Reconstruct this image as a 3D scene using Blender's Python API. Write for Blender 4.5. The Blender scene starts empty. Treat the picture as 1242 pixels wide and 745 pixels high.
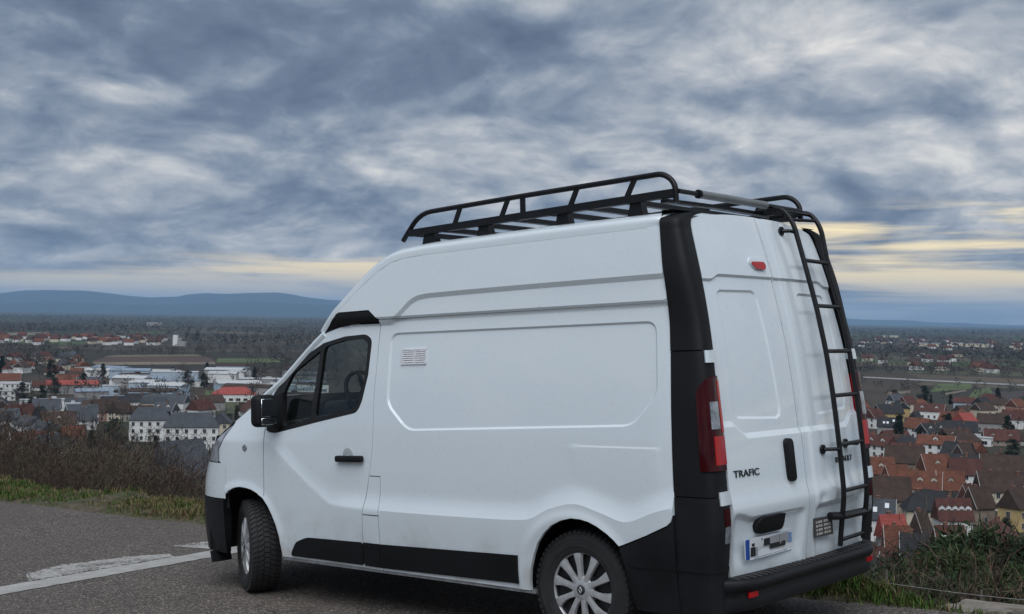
import bpy, bmesh, math, random
import numpy as np
from mathutils import Matrix, Vector
from mathutils.geometry import delaunay_2d_cdt

random.seed(7)
rng = np.random.default_rng(7)
S = bpy.context.scene
COL = S.collection

# ------------------------------------------------------------------ frames
# "van frame": x forward, y left, z normal to the sloping car park, origin under the rear axle.
# The car park falls away by about three degrees towards the van's nose, world z is plumb.
UP = np.array([-0.05516353, 0.00408653, 0.99846897])
EX = np.array([1.0, 0, 0]) - UP * UP[0]; EX /= np.linalg.norm(EX)
EY = np.cross(UP, EX)
M3 = np.array([EX, EY, UP])                      # van frame -> world

def W(p):
    return np.asarray(p, float) @ M3.T

VANM = Matrix([list(M3[i]) + [0.0] for i in range(3)] + [[0, 0, 0, 1]])

# ------------------------------------------------------------------ camera
CAM_V = np.array([-4.28759691, 6.43180906, 1.61432287])
CR = M3 @ np.array([-0.75593211, -0.65426126, -0.02255785])
CU = M3 @ np.array([-0.04764607, 0.02061832, 0.99865146])
CF = M3 @ np.array([0.65291385, -0.7559875, 0.04675903])
CAM = M3 @ CAM_V
FPX = 1483.72
cam_d = bpy.data.cameras.new('camera')
cam = bpy.data.objects.new('camera', cam_d); COL.objects.link(cam)
cam_d.sensor_fit = 'HORIZONTAL'; cam_d.sensor_width = 36.0
cam_d.lens = FPX / 1242.0 * 36.0
cam_d.clip_start = 0.1; cam_d.clip_end = 120000.0
cam.matrix_world = Matrix([[CR[i], CU[i], -CF[i], CAM[i]] for i in range(3)] + [[0, 0, 0, 1]])
S.camera = cam

def ray(px, py):
    d = CF * FPX + CR * (px - 621.0) + CU * (372.5 - py)
    return d / np.linalg.norm(d)

# ------------------------------------------------------------------ world / sky
SUN_EL, SUN_AZ = math.radians(57.0), math.radians(128.0)   # azimuth from +x towards +y: behind the camera
world = bpy.data.worlds.new('World'); S.world = world; world.use_nodes = True

class NT:
    """tiny node-tree helper"""
    def __init__(self, tree): self.t = tree; self.n = tree.nodes; self.l = tree.links
    def new(self, typ, **kw):
        nd = self.n.new(typ)
        for k, v in kw.items(): setattr(nd, k, v)
        return nd
    def set(self, sock, v):
        if v is None: return
        if isinstance(v, bpy.types.NodeSocket): self.l.new(v, sock)
        elif isinstance(v, bpy.types.Node): self.l.new(v.outputs[0], sock)
        else: sock.default_value = v
    def math(self, op, a, b=None, c=None, clamp=False):
        nd = self.new('ShaderNodeMath', operation=op, use_clamp=clamp)
        for s, v in zip(nd.inputs, (a, b, c)): self.set(s, v)
        return nd.outputs[0]
    def vmath(self, op, a, b=None, scale=None):
        nd = self.new('ShaderNodeVectorMath', operation=op)
        self.set(nd.inputs[0], a)
        if b is not None: self.set(nd.inputs[1], b)
        if scale is not None: self.set(nd.inputs['Scale'], scale)
        return nd
    def noise(self, vec, scale, detail=4, rough=.55, dist=0.0, lac=2.0):
        nd = self.new('ShaderNodeTexNoise')
        self.set(nd.inputs['Vector'], vec); nd.inputs['Scale'].default_value = scale
        nd.inputs['Detail'].default_value = detail; nd.inputs['Roughness'].default_value = rough
        nd.inputs['Distortion'].default_value = dist; nd.inputs['Lacunarity'].default_value = lac
        return nd.outputs['Fac']
    def ramp(self, fac, stops, interp='LINEAR'):
        nd = self.new('ShaderNodeValToRGB'); cr = nd.color_ramp; cr.interpolation = interp
        self.set(nd.inputs[0], fac)
        while len(cr.elements) < len(stops): cr.elements.new(0.5)
        for e, (p, c) in zip(cr.elements, stops):
            e.position = p
            if isinstance(c, (int, float)): c = (c, c, c)
            e.color = (c[0], c[1], c[2], 1)
        return nd.outputs[0]
    def mix(self, fac, a, b, mode='MIX'):
        nd = self.new('ShaderNodeMix', data_type='RGBA', blend_type=mode)
        self.set(nd.inputs['Factor'], fac)
        for s, v in ((nd.inputs['A'], a), (nd.inputs['B'], b)):
            if isinstance(v, (tuple, list)): v = (v[0], v[1], v[2], 1)
            elif isinstance(v, (int, float)): v = (v, v, v, 1)
            self.set(s, v)
        return nd.outputs['Result']
    def smooth(self, v, lo, hi, out0=0.0, out1=1.0):
        nd = self.new('ShaderNodeMapRange', interpolation_type='SMOOTHSTEP')
        self.set(nd.inputs[0], v); nd.inputs[1].default_value = lo; nd.inputs[2].default_value = hi
        nd.inputs[3].default_value = out0; nd.inputs[4].default_value = out1
        return nd.outputs[0]

def build_sky():
    w = NT(world.node_tree); w.n.clear()
    out = w.new('ShaderNodeOutputWorld'); bg = w.new('ShaderNodeBackground')
    tc = w.new('ShaderNodeTexCoord'); d = tc.outputs['Generated']
    sep = w.new('ShaderNodeSeparateXYZ'); w.set(sep.inputs[0], d)
    x, y, z = sep.outputs
    zc = w.math('MAXIMUM', z, 0.0)
    # the clear sky above the clouds
    sky = w.new('ShaderNodeTexSky', sky_type='NISHITA'); sky.sun_disc = False
    sky.sun_elevation = SUN_EL; sky.sun_rotation = math.pi / 2 - SUN_AZ
    sky.air_density = 1.2; sky.dust_density = 2.0; sky.ozone_density = 1.5
    clear = w.vmath('SCALE', sky.outputs[0], scale=0.10).outputs[0]
    # a cloud deck seen in perspective: direction projected on a curved layer
    den = w.math('ADD', zc, 0.33)
    px = w.math('DIVIDE', x, den); py = w.math('DIVIDE', y, den)
    cb = w.new('ShaderNodeCombineXYZ'); w.set(cb.inputs[0], px); w.set(cb.inputs[1], py)
    def density(P):
        warp = w.new('ShaderNodeTexNoise'); w.set(warp.inputs['Vector'], P); warp.inputs['Scale'].default_value = 3.0; warp.inputs['Detail'].default_value = 3
        Pw = w.vmath('ADD', P, w.vmath('SCALE', w.vmath('SUBTRACT', warp.outputs['Color'], (.5, .5, .5)), scale=.24)).outputs[0]
        big = w.noise(Pw, 0.90, 3, .5)
        mid = w.noise(w.vmath('ADD', Pw, (7.3, 2.1, 1.7)), 2.7, 5, .52)
        fine = w.noise(w.vmath('ADD', Pw, (1.9, 11.0, 4.2)), 10.0, 6, .58)
        return w.math('ADD', w.math('MULTIPLY', big, .60), w.math('ADD', w.math('MULTIPLY', mid, .31), w.math('MULTIPLY', fine, .11)))
    P = cb.outputs[0]; dens = density(P)
    # the side of each billow turned to the light is paler
    dens2 = density(w.vmath('ADD', P, (-.055, .045, 0)).outputs[0])
    lit = w.math('MULTIPLY', w.math('SUBTRACT', dens2, dens), 1.25)
    thick = w.math('SUBTRACT', dens, lit)
    # thick (dark) to thin (bright) cloud
    cloud = w.ramp(thick, [(.32, (.98, .95, .88)), (.385, (.70, .71, .725)), (.45, (.47, .51, .57)), (.515, (.295, .352, .44)), (.585, (.18, .235, .33)), (.69, (.115, .158, .24))])
    # clear slots low over the plain, lit from behind: cream between long cloud bars
    az = w.math('ARCTAN2', y, x)
    slotv = w.new('ShaderNodeCombineXYZ'); w.set(slotv.inputs[0], w.math('MULTIPLY', az, 1.6)); w.set(slotv.inputs[1], w.math('MULTIPLY', z, 24.0))
    bars = w.noise(slotv.outputs[0], 1.7, 5, .55, .3)
    side_ = w.vmath('DOT_PRODUCT', d, (float(CR[0]), float(CR[1]), 0.0)).outputs['Value']      # the gap in the clouds stands higher to the right
    zl = w.math('SUBTRACT', z, w.math('MULTIPLY', w.math('MAXIMUM', w.math('MINIMUM', side_, .5), -.5), .085))
    low = w.math('MULTIPLY', w.smooth(zl, .075, .050), w.smooth(bars, .42, .58))
    cream = w.ramp(w.math('MULTIPLY', zc, 8.0, clamp=True), [(0, (.55, .60, .68)), (.10, (.80, .75, .68)), (.28, (1.25, 1.02, .62)), (.60, (1.40, 1.16, .68)), (1, (1.0, .95, .86))])
    col = w.mix(w.math('MULTIPLY', low, .92), cloud, cream)
    veil = w.smooth(z, .05, .0)
    col = w.mix(w.math('MULTIPLY', veil, .5), col, (.50, .55, .62))
    # thin gaps let a little of the clear sky through
    gap = w.smooth(dens, .42, .36, 0.0, .5)
    col = w.mix(gap, col, clear)
    w.set(bg.inputs['Color'], col); bg.inputs['Strength'].default_value = 0.61
    w.l.new(bg.outputs[0], out.inputs[0])
build_sky()

sun_d = bpy.data.lights.new('sun', 'SUN'); sun = bpy.data.objects.new('sun', sun_d); COL.objects.link(sun)
sun_d.energy = 1.5; sun_d.angle = math.radians(60); sun_d.color = (.95, .975, 1.0)
sv = Vector((math.cos(SUN_EL) * math.cos(SUN_AZ), math.cos(SUN_EL) * math.sin(SUN_AZ), math.sin(SUN_EL)))
sun.rotation_euler = sv.to_track_quat('Z', 'Y').to_euler(); sun.location = (0, 20, 60)

S.view_settings.view_transform = 'Standard'; S.view_settings.look = 'None'
S.view_settings.exposure = 0.60; S.view_settings.gamma = 1.0; S.view_settings.use_curve_mapping = False
S.render.engine = 'CYCLES'
S.cycles.use_denoising = True
S.cycles.max_bounces = 8; S.cycles.transparent_max_bounces = 12; S.cycles.volume_bounces = 1
S.cycles.sample_clamp_indirect = 6.0

# ------------------------------------------------------------------ object helpers
def tag(o, label=None, cat=None, group=None, kind=None):
    if label: o['label'] = label
    if cat: o['category'] = cat
    if group: o['group'] = group
    if kind: o['kind'] = kind
    return o

def empty(name, loc=(0, 0, 0), rz=0.0):
    o = bpy.data.objects.new(name, None); COL.objects.link(o)
    o.location = loc; o.rotation_euler = (0, 0, rz); o.empty_display_size = .3
    return o

def mesh(name, verts, faces, mat=None, smooth=False):
    me = bpy.data.meshes.new(name)
    me.from_pydata([tuple(map(float, v)) for v in verts], [], [tuple(int(i) for i in f) for f in faces])
    if mat is not None:
        for m in (mat if isinstance(mat, (list, tuple)) else [mat]): me.materials.append(m)
    if smooth: me.shade_smooth()
    me.update()
    return me

def fast_mesh(name, verts, tris, mat=None, smooth=False):
    """triangle (n,3) or quad (n,4) arrays straight into a mesh"""
    verts = np.ascontiguousarray(verts, dtype=np.float32); tris = np.ascontiguousarray(tris, dtype=np.int32)
    me = bpy.data.meshes.new(name); k = tris.shape[1]
    me.vertices.add(len(verts)); me.vertices.foreach_set('co', verts.ravel())
    me.loops.add(tris.size); me.loops.foreach_set('vertex_index', tris.ravel())
    me.polygons.add(len(tris))
    me.polygons.foreach_set('loop_start', np.arange(0, tris.size, k, dtype=np.int32))
    if mat is not None:
        for m in (mat if isinstance(mat, (list, tuple)) else [mat]): me.materials.append(m)
    me.update(calc_edges=True); me.validate()
    if smooth: me.shade_smooth()
    return me

def obj(name, me, parent=None, loc=None):
    o = bpy.data.objects.new(name, me); COL.objects.link(o)
    if parent is not None: o.parent = parent
    if loc is not None: o.location = loc
    return o

def copy_tree(o, parent=None):
    c = o.copy(); COL.objects.link(c); c.parent = parent
    for ch in o.children: copy_tree(ch, c)
    return c

class MB:
    """collects simple solids into one mesh"""
    def __init__(self): self.v = []; self.f = []
    def add(self, vs, fs):
        b = len(self.v); self.v += [tuple(map(float, q)) for q in vs]; self.f += [tuple(int(i) + b for i in f) for f in fs]; return self
    def box(self, c, s, rot=None):
        h = np.array(s) / 2.0
        vs = np.array([[i, j, k] for i in (-1, 1) for j in (-1, 1) for k in (-1, 1)]) * h
        if rot is not None: vs = vs @ np.asarray(rot).T
        vs = vs + np.array(c)
        return self.add(vs, [(0, 1, 3, 2), (4, 6, 7, 5), (0, 4, 5, 1), (2, 3, 7, 6), (0, 2, 6, 4), (1, 5, 7, 3)])
    def tube(self, pts, r, n=10, caps=True):
        pts = [np.array(q, float) for q in pts]
        rs = r if isinstance(r, (list, tuple, np.ndarray)) else [r] * len(pts)
        vs = []; fs = []; ref = None
        for i, q in enumerate(pts):
            a = pts[max(i - 1, 0)]; b = pts[min(i + 1, len(pts) - 1)]
            t = b - a; t /= (np.linalg.norm(t) + 1e-12)
            if ref is None: ref = np.array([0, 0, 1.0]) if abs(t[2]) < .9 else np.array([1.0, 0, 0])
            u = ref - t * ref.dot(t); u /= np.linalg.norm(u); w = np.cross(t, u); ref = u
            for k in range(n):
                an = 2 * math.pi * k / n
                vs.append(q + rs[i] * (u * math.cos(an) + w * math.sin(an)))
        for i in range(len(pts) - 1):
            for k in range(n):
                fs.append((i * n + k, i * n + (k + 1) % n, (i + 1) * n + (k + 1) % n, (i + 1) * n + k))
        if caps:
            fs.append(tuple(range(n - 1, -1, -1))); b = (len(pts) - 1) * n; fs.append(tuple(b + k for k in range(n)))
        return self.add(vs, fs)
    def lathe(self, prof, n=48, axis='y', c=(0, 0, 0), closed=False):
        """prof: (axial, radius) pairs, revolved about the given axis"""
        vs = []; m = len(prof)
        for k in range(n):
            a = 2 * math.pi * k / n
            for (h, r) in prof:
                if axis == 'y': q = (r * math.cos(a), h, r * math.sin(a))
                elif axis == 'z': q = (r * math.cos(a), r * math.sin(a), h)
                else: q = (h, r * math.cos(a), r * math.sin(a))
                vs.append(np.array(q) + np.array(c))
        fs = []
        for k in range(n):
            for j in range(m - 1 + (1 if closed else 0)):
                j2 = (j + 1) % m
                fs.append((k * m + j, k * m + j2, ((k + 1) % n) * m + j2, ((k + 1) % n) * m + j))
        return self.add(vs, fs)
    def prism(self, poly, fn, d0, d1):
        """poly in 2D, fn(u,v,d)->3D; solid between depths d0 and d1"""
        n = len(poly)
        vs = [fn(u, v, d0) for u, v in poly] + [fn(u, v, d1) for u, v in poly]
        fs = [tuple(range(n)), tuple(range(2 * n - 1, n - 1, -1))]
        fs += [(i, (i + 1) % n, n + (i + 1) % n, n + i) for i in range(n)]
        return self.add(vs, fs)
    def mesh(self, name, mat=None, smooth=False, angle=None, fix=True):
        me = mesh(name, self.v, self.f, mat)
        if fix:
            bm = bmesh.new(); bm.from_mesh(me); bmesh.ops.recalc_face_normals(bm, faces=bm.faces); bm.to_mesh(me); bm.free()
        if smooth:
            me.shade_smooth()
            if angle is not None: me.set_sharp_from_angle(angle=math.radians(angle))
        return me
    def build(self, name, mat, parent=None, smooth=False, angle=35):
        return obj(name, self.mesh(name, mat, smooth, angle), parent)

def bevelled(me, w=.006, seg=2):
    bm = bmesh.new(); bm.from_mesh(me)
    bmesh.ops.bevel(bm, geom=list(bm.edges), offset=w, segments=seg, profile=.5, affect='EDGES', clamp_overlap=True)
    bm.to_mesh(me); bm.free(); me.shade_smooth(); me.set_sharp_from_angle(angle=math.radians(40)); return me

def pchip(xs, ys):
    xs = np.array(xs, float); ys = np.array(ys, float); h = np.diff(xs); dl = np.diff(ys) / h
    m = np.zeros_like(ys); m[0] = dl[0]; m[-1] = dl[-1]
    for i in range(1, len(xs) - 1):
        if dl[i - 1] * dl[i] > 0:
            w1 = 2 * h[i] + h[i - 1]; w2 = h[i] + 2 * h[i - 1]
            m[i] = (w1 + w2) / (w1 / dl[i - 1] + w2 / dl[i])
    def f(q):
        q = np.asarray(q, float); qc = np.clip(q, xs[0], xs[-1])
        i = np.clip(np.searchsorted(xs, qc, side='right') - 1, 0, len(xs) - 2)
        t = (qc - xs[i]) / h[i]; t2 = t * t; t3 = t2 * t
        return ((2 * t3 - 3 * t2 + 1) * ys[i] + (t3 - 2 * t2 + t) * h[i] * m[i] + (-2 * t3 + 3 * t2) * ys[i + 1] + (t3 - t2) * h[i] * m[i + 1])
    return f

def sstep(t): t = np.clip(t, 0, 1); return t * t * (3 - 2 * t)

# ------------------------------------------------------------------ materials
def mat_new(name):
    m = bpy.data.materials.new(name); m.use_nodes = True
    w = NT(m.node_tree); b = w.n['Principled BSDF']
    return m, w, b

def plain(name, col, rough=.6, metal=0.0, var=.12, scale=8.0, bump=0.0, bscale=60.0, spec=.5, coat=0.0):
    m, w, b = mat_new(name)
    tc = w.new('ShaderNodeTexCoord')
    n = w.noise(tc.outputs['Object'], scale, 5, .6)
    lo = tuple(c * (1 - var) for c in col); hi = tuple(min(1, c * (1 + var)) for c in col)
    w.set(b.inputs['Base Color'], w.ramp(n, [(.3, lo), (.7, hi)]))
    w.set(b.inputs['Roughness'], w.smooth(n, .25, .75, max(0, rough - .08), min(1, rough + .08)))
    b.inputs['Metallic'].default_value = metal
    b.inputs['Specular IOR Level'].default_value = spec
    b.inputs['Coat Weight'].default_value = coat
    if bump > 0:
        bp = w.new('ShaderNodeBump'); bp.inputs['Strength'].default_value = 1.0; bp.inputs['Distance'].default_value = bump
        w.set(bp.inputs['Height'], w.noise(tc.outputs['Object'], bscale, 3, .6)); w.set(b.inputs['Normal'], bp.outputs[0])
    return m
# ================================================================== THE VAN (built in the van frame)
def paint_material():
    m, w, b = mat_new('white_paint')
    tc = w.new('ShaderNodeTexCoord'); o = tc.outputs['Object']
    n1 = w.noise(o, 1.1, 5, .6); n2 = w.noise(o, 26.0, 4, .7)
    # road film low on the body and faint streaks: dust that stays where it settled
    sep = w.new('ShaderNodeSeparateXYZ'); w.set(sep.inputs[0], o)
    dirt = w.math('MULTIPLY', w.smooth(sep.outputs[2], .75, .28), w.smooth(w.noise(o, 5.5, 6, .65), .38, .72))
    st = w.new('ShaderNodeVectorMath', operation='MULTIPLY'); w.set(st.inputs[0], o); st.inputs[1].default_value = (9, 9, .7)
    streak = w.math('MULTIPLY', w.smooth(w.noise(st.outputs[0], 2.4, 5, .7), .66, .95), .10)
    d = w.math('MAXIMUM', w.math('MULTIPLY', dirt, .75), streak)
    base = w.ramp(n1, [(.3, (.70, .77, .81)), (.7, (.73, .795, .835))])
    w.set(b.inputs['Base Color'], w.mix(d, base, (.44, .43, .40)))
    w.set(b.inputs['Roughness'], w.math('ADD', w.math('MULTIPLY', d, .35), w.smooth(n2, .3, .7, .26, .36)))
    b.inputs['Coat Weight'].default_value = .85
    w.set(b.inputs['Coat Roughness'], w.math('ADD', w.math('MULTIPLY', d, .4), w.smooth(n1, .3, .7, .02, .05)))
    bp = w.new('ShaderNodeBump'); bp.inputs['Strength'].default_value = .10; bp.inputs['Distance'].default_value = .003
    w.set(bp.inputs['Height'], w.noise(o, 2.6, 2, .5)); w.set(b.inputs['Normal'], bp.outputs[0]); w.set(b.inputs['Coat Normal'], bp.outputs[0])
    return m

def glass_material(name, tint, refl=.55):
    m = bpy.data.materials.new(name); m.use_nodes = True; w = NT(m.node_tree); w.n.clear()
    out = w.new('ShaderNodeOutputMaterial'); tr = w.new('ShaderNodeBsdfTransparent'); gl = w.new('ShaderNodeBsdfGlossy')
    tr.inputs[0].default_value = (*tint, 1); gl.inputs['Roughness'].default_value = .02
    ge = w.new('ShaderNodeNewGeometry'); c = w.math('ABSOLUTE', w.vmath('DOT_PRODUCT', ge.outputs['Normal'], ge.outputs['Incoming']).outputs['Value'])
    sch = w.math('ADD', .05, w.math('MULTIPLY', .9, w.math('POWER', w.math('SUBTRACT', 1.0, c), 5.0)))
    mx = w.new('ShaderNodeMixShader'); w.set(mx.inputs[0], w.math('MULTIPLY', sch, refl * 2, clamp=True))
    w.l.new(tr.outputs[0], mx.inputs[1]); w.l.new(gl.outputs[0], mx.inputs[2]); w.l.new(mx.outputs[0], out.inputs[0])
    return m

PAINT = paint_material()
PLAST = plain('black_plastic', (.0065, .007, .0085), .58, spec=.28, var=.22, scale=4.0, bump=.0006, bscale=420)
PLAST2 = plain('dark_bumper_plastic', (.008, .0085, .0105), .52, spec=.32, var=.3, scale=3.0, bump=.0008, bscale=300)
RUBBER = plain('tyre_rubber', (.022, .022, .023), .78, var=.35, scale=14, bump=.0006, bscale=120)
SEAL = plain('black_seal', (.008, .008, .009), .5)
INSIDE = plain('dark_interior', (.016, .017, .018), .8)
SILVER = plain('silver_hubcap', (.50, .51, .52), .40, metal=.4, var=.16, scale=22)
STEEL = plain('sill_metal', (.30, .31, .32), .5, metal=.5, var=.3, scale=14)
RACKM = plain('black_powder_coat', (.006, .0065, .008), .42, spec=.35, var=.25, scale=9)
GREYT = plain('grey_roller', (.17, .18, .185), .5, var=.15)
GLASS = glass_material('window_glass', (.86, .92, .91))
WSCREEN = glass_material('windscreen_glass', (.70, .76, .74))
RED = plain('red_lens', (.42, .007, .010), .18, var=.1, coat=.25, spec=.3)
DRED = plain('dark_red_lens', (.040, .0025, .004), .10, var=.2, coat=.1, spec=.2)
CLEAR = plain('clear_lens', (.22, .245, .27), .12, var=.6, scale=22, coat=.8)
LAMP = plain('headlamp_lens', (.30, .32, .36), .08, var=.4, scale=12, coat=1.0)
PLATEW = plain('plate_white', (.66, .69, .72), .35, var=.03)
PLATEB = plain('plate_blue', (.015, .07, .33), .35, var=.05)
PRINT = plain('black_print', (.012, .012, .014), .5)
CHROME = plain('dark_badge', (.045, .047, .052), .3, metal=.6)
FOIL = plain('aluminium_vent', (.84, .84, .86), .30, metal=.25, var=.1, scale=60, bump=.002, bscale=70)
MIRRORG = plain('mirror_glass', (.55, .58, .6), .03, metal=1.0, var=.02)
GREYP = plain('grey_print', (.30, .31, .33), .5)
PALEB = plain('pale_blue_print', (.16, .27, .50), .5)

van = empty('van'); van.matrix_world = VANM
tag(van, 'white high-roof panel van with black roof rack and rear ladder', 'van')

# ------------------------------------------------------------------ surfaces
yprof = pchip([0, .25, .45, .7, .9, 1.1, 1.3, 1.5, 1.75, 1.85, 2.1, 2.3, 2.5], [.915, .94, .962, .972, .972, .967, .956, .939, .910, .897, .865, .833, .795])
nose_l = pchip([.2, .5, .75, .95, 1.12, 1.3], [.80, .83, .82, .72, .63, .55])
xrear = pchip([.2, .46, .6, .75, .92, 1.2, 1.63, 2.05, 2.42, 2.6], [-.862, -.868, -.882, -.895, -.885, -.864, -.812, -.725, -.615, -.55])
PAN = np.array([(1.538, 1.764), (1.518, 1.809), (1.463, 1.834), (-0.484, 1.831), (-0.534, 1.819), (-0.553, 1.779), (-0.569, 1.441), (-0.531, 1.386), (-0.427, 1.286), (-0.377, 1.263), (1.313, 1.206), (1.363, 1.216), (1.506, 1.331), (1.538, 1.381)])
crest = pchip([-.8, -.66, -.56, -.36, -.2, -.02, .15, .342, .6, 1.6, 2.05, 2.2, 2.71, 3.0], [.85, .835, .81, .746, .785, .824, .79, .713, .70, .69, .70, .765, 1.08, 1.25])
ribz = pchip([-1, 1.16, 1.27, 1.33, 1.48, 1.56, 3], [2.060, 2.048, 2.040, 2.022, 1.918, 1.88, 1.88])

def _round(P, r, n=5):
    P = [np.array(q, float) for q in P]; out = []
    for i in range(len(P)):
        a, b, c = P[i - 1], P[i], P[(i + 1) % len(P)]; l1 = np.linalg.norm(a - b); l2 = np.linalg.norm(c - b); d = min(r, .48 * l1, .48 * l2)
        p1 = b + (a - b) / l1 * d; p2 = b + (c - b) / l2 * d
        out += [tuple((1 - t) ** 2 * p1 + 2 * t * (1 - t) * b + t * t * p2) for t in np.linspace(0, 1, n + 1)]
    return out
PAN = np.array(_round([(1.540, 1.836), (-.545, 1.833), (-.570, 1.430), (-.405, 1.260), (1.345, 1.205), (1.543, 1.372)], .07))
def sd_poly(P, x, z):
    x = np.asarray(x, float).ravel(); z = np.asarray(z, float).ravel(); best = np.full(x.shape, 1e9); ins = np.zeros(x.shape, bool); n = len(P)
    for i in range(n):
        a = P[i]; b = P[(i + 1) % n]; ex, ez = b[0] - a[0], b[1] - a[1]
        t = np.clip(((x - a[0]) * ex + (z - a[1]) * ez) / (ex * ex + ez * ez + 1e-15), 0, 1)
        best = np.minimum(best, np.hypot(x - a[0] - t * ex, z - a[1] - t * ez))
        c = ((a[1] > z) != (b[1] > z))
        if abs(ez) > 1e-12: ins ^= c & (x < a[0] + (z - a[1]) / ez * ex)
    return np.where(ins, best, -best)          # positive inside

def Ybase(x, z):
    x = np.asarray(x, float); z = np.asarray(z, float)
    y = yprof(z)
    t = np.clip((x - 3.2) / nose_l(z), 0, .9999)
    y = y * (1 - t ** 2.4) ** (1 / 2.4)
    y = y - np.where((x > 1.9) & (z > 1.1), .06 * np.clip(x - 1.9, 0, 9) ** 1.5 * np.clip((z - 1.1) / .5, 0, 1), 0)
    y = y - np.where(x < -.5, .09 * (np.clip(-.5 - x, 0, 9) / .45) ** 2.2, 0)
    return y

def relief(x, z):
    x = np.asarray(x, float); z = np.asarray(z, float)
    r = -.010 * np.clip(sd_poly(PAN, x, z) / .013, 0, 1).reshape(x.shape)
    fade = 1 - sstep((x - 2.62) / .25)
    r = r + .024 * (1 - .62 * sstep((x - 1.85) / .4)) * (1 - np.clip((z - crest(x)) / .13, 0, 1)) ** 2 * fade * (1 - .9 * np.clip((crest(x) - z) / .45, 0, 1))
    r = r + .017 * np.clip((z - ribz(x)) / .030, 0, 1) * (z > 1.9)
    r = r + .022 * np.clip((z - 1.912) / .032, 0, 1)
    r = r + .0032 * sstep((1.152 - z) / .010) * sstep((.05 - x) / .08) * sstep((z - .88) / .2) * sstep((x + .60) / .04)
    for cx, cz, rad in ((3.06, .335, .435), (.0, .335, .41)):
        d = np.hypot(x - cx, z - cz) - rad
        r = r + .010 * np.exp(-(d / .035) ** 2) * (z > .3)
    return r

def side(x, z, d=0.0):
    x = np.asarray(x, float); z = np.asarray(z, float)
    return np.stack([x, Ybase(x, z) + relief(x, z) - d, z], -1)

def Xbase(y, z): return xrear(z) - .045 * (1 - (np.asarray(y, float) / .85) ** 2)

RPAN_L = np.array([(.675, 1.36), (.665, 1.315), (.635, 1.292), (.25, 1.275), (.212, 1.292), (.20, 1.33), (.235, 1.96), (.25, 1.99), (.28, 2.004), (.60, 2.0), (.628, 1.985), (.64, 1.96)])
RPAN_R = np.array([(-a, b) for a, b in RPAN_L])

def rrelief(y, z):
    y = np.asarray(y, float); z = np.asarray(z, float); ay = np.abs(y)
    r = -.009 * np.clip(sd_poly(RPAN_L, y, z) / .014, 0, 1).reshape(y.shape) - .009 * np.clip(sd_poly(RPAN_R, y, z) / .014, 0, 1).reshape(y.shape)
    top = 2.072 - .03 * sstep((ay - .58) / .1)
    r = r + .013 * np.clip((z - top) / .016, 0, 1)
    zr = 1.185 + .07 * sstep((ay - .58) / .14)
    r = r + .016 * (1 - np.clip((z - zr) / .03, 0, 1))
    lip = .735 + .03 * sstep((ay - .6) / .15)
    r = r + .012 * np.exp(-((z - .82) / .07) ** 2)
    r = r - .028 * (1 - sstep((z - lip) / .04)) * sstep((ay - .06) / .06) * sstep((.80 - ay) / .06) * (1 - .7 * sstep((.6 - z) / .12))
    r = r - .008 * sstep((.09 - ay) / .03) * (y < 0)
    # dents knocked into the right-hand door
    for dy, dz, s, h in ((-.16, .80, .05, -.008), (-.27, .86, .06, .007), (-.38, .78, .05, -.008), (-.50, .83, .07, .005)):
        r = r + h * np.exp(-((y - dy) ** 2 + (1.8 * (z - dz)) ** 2) / (s * s))
    return r

def rear(y, z, d=0.0):
    y = np.asarray(y, float); z = np.asarray(z, float)
    return np.stack([Xbase(y, z) - rrelief(y, z) + d, y, z], -1)

yB = pchip([.2, .46, .88, 1.03, 1.37, 1.53, 1.69, 1.93, 2.24, 2.42, 2.6], [.795, .80, .803, .806, .803, .797, .785, .761, .733, .705, .68])
xA = pchip([.2, .8, 1.06, 1.64, 1.935, 2.38, 2.6], [-.67, -.668, -.661, -.641, -.620, -.556, -.52])

def corner(s, z, d=0.0):
    """rear corner of the body: s=0 on the side panel, s=1 at the rear door edge"""
    s = np.asarray(s, float); z = np.asarray(z, float)
    ax = xA(z); ay = Ybase(ax, z) + .041 * sstep((z - 1.75) / .42); by = yB(z) + .006; bx = Xbase(by, z) - .012
    cx = bx - .022; cy = ay + .006
    k = .94; p1x, p1y, p2x, p2y = ax + k * (cx - ax), ay + k * (cy - ay), bx + k * (cx - bx), by + k * (cy - by)
    b0, b1, b2, b3 = (1 - s) ** 3, 3 * s * (1 - s) ** 2, 3 * s * s * (1 - s), s ** 3
    x = b0 * ax + b1 * p1x + b2 * p2x + b3 * bx; y = b0 * ay + b1 * p1y + b2 * p2y + b3 * by
    d0, d1, d2 = (1 - s) ** 2, 2 * s * (1 - s), s * s
    tx = d0 * (p1x - ax) + d1 * (p2x - p1x) + d2 * (bx - p2x); ty = d0 * (p1y - ay) + d1 * (p2y - p1y) + d2 * (by - p2y)
    ln = np.hypot(tx, ty) + 1e-9; nx, ny = ty / ln, -tx / ln            # outward
    return np.stack([x - nx * d, y - ny * d, z], -1)

# outward normal check: at s=0 tangent points to -x, so outward should be +y
_t = corner(np.array([0.0]), np.array([1.0]), -.01)[0] - corner(np.array([0.0]), np.array([1.0]), 0)[0]
CSIGN = 1.0 if _t[1] > 0 else -1.0
_corner = corner
def corner(s, z, d=0.0): return _corner(s, z, d * CSIGN)

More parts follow.
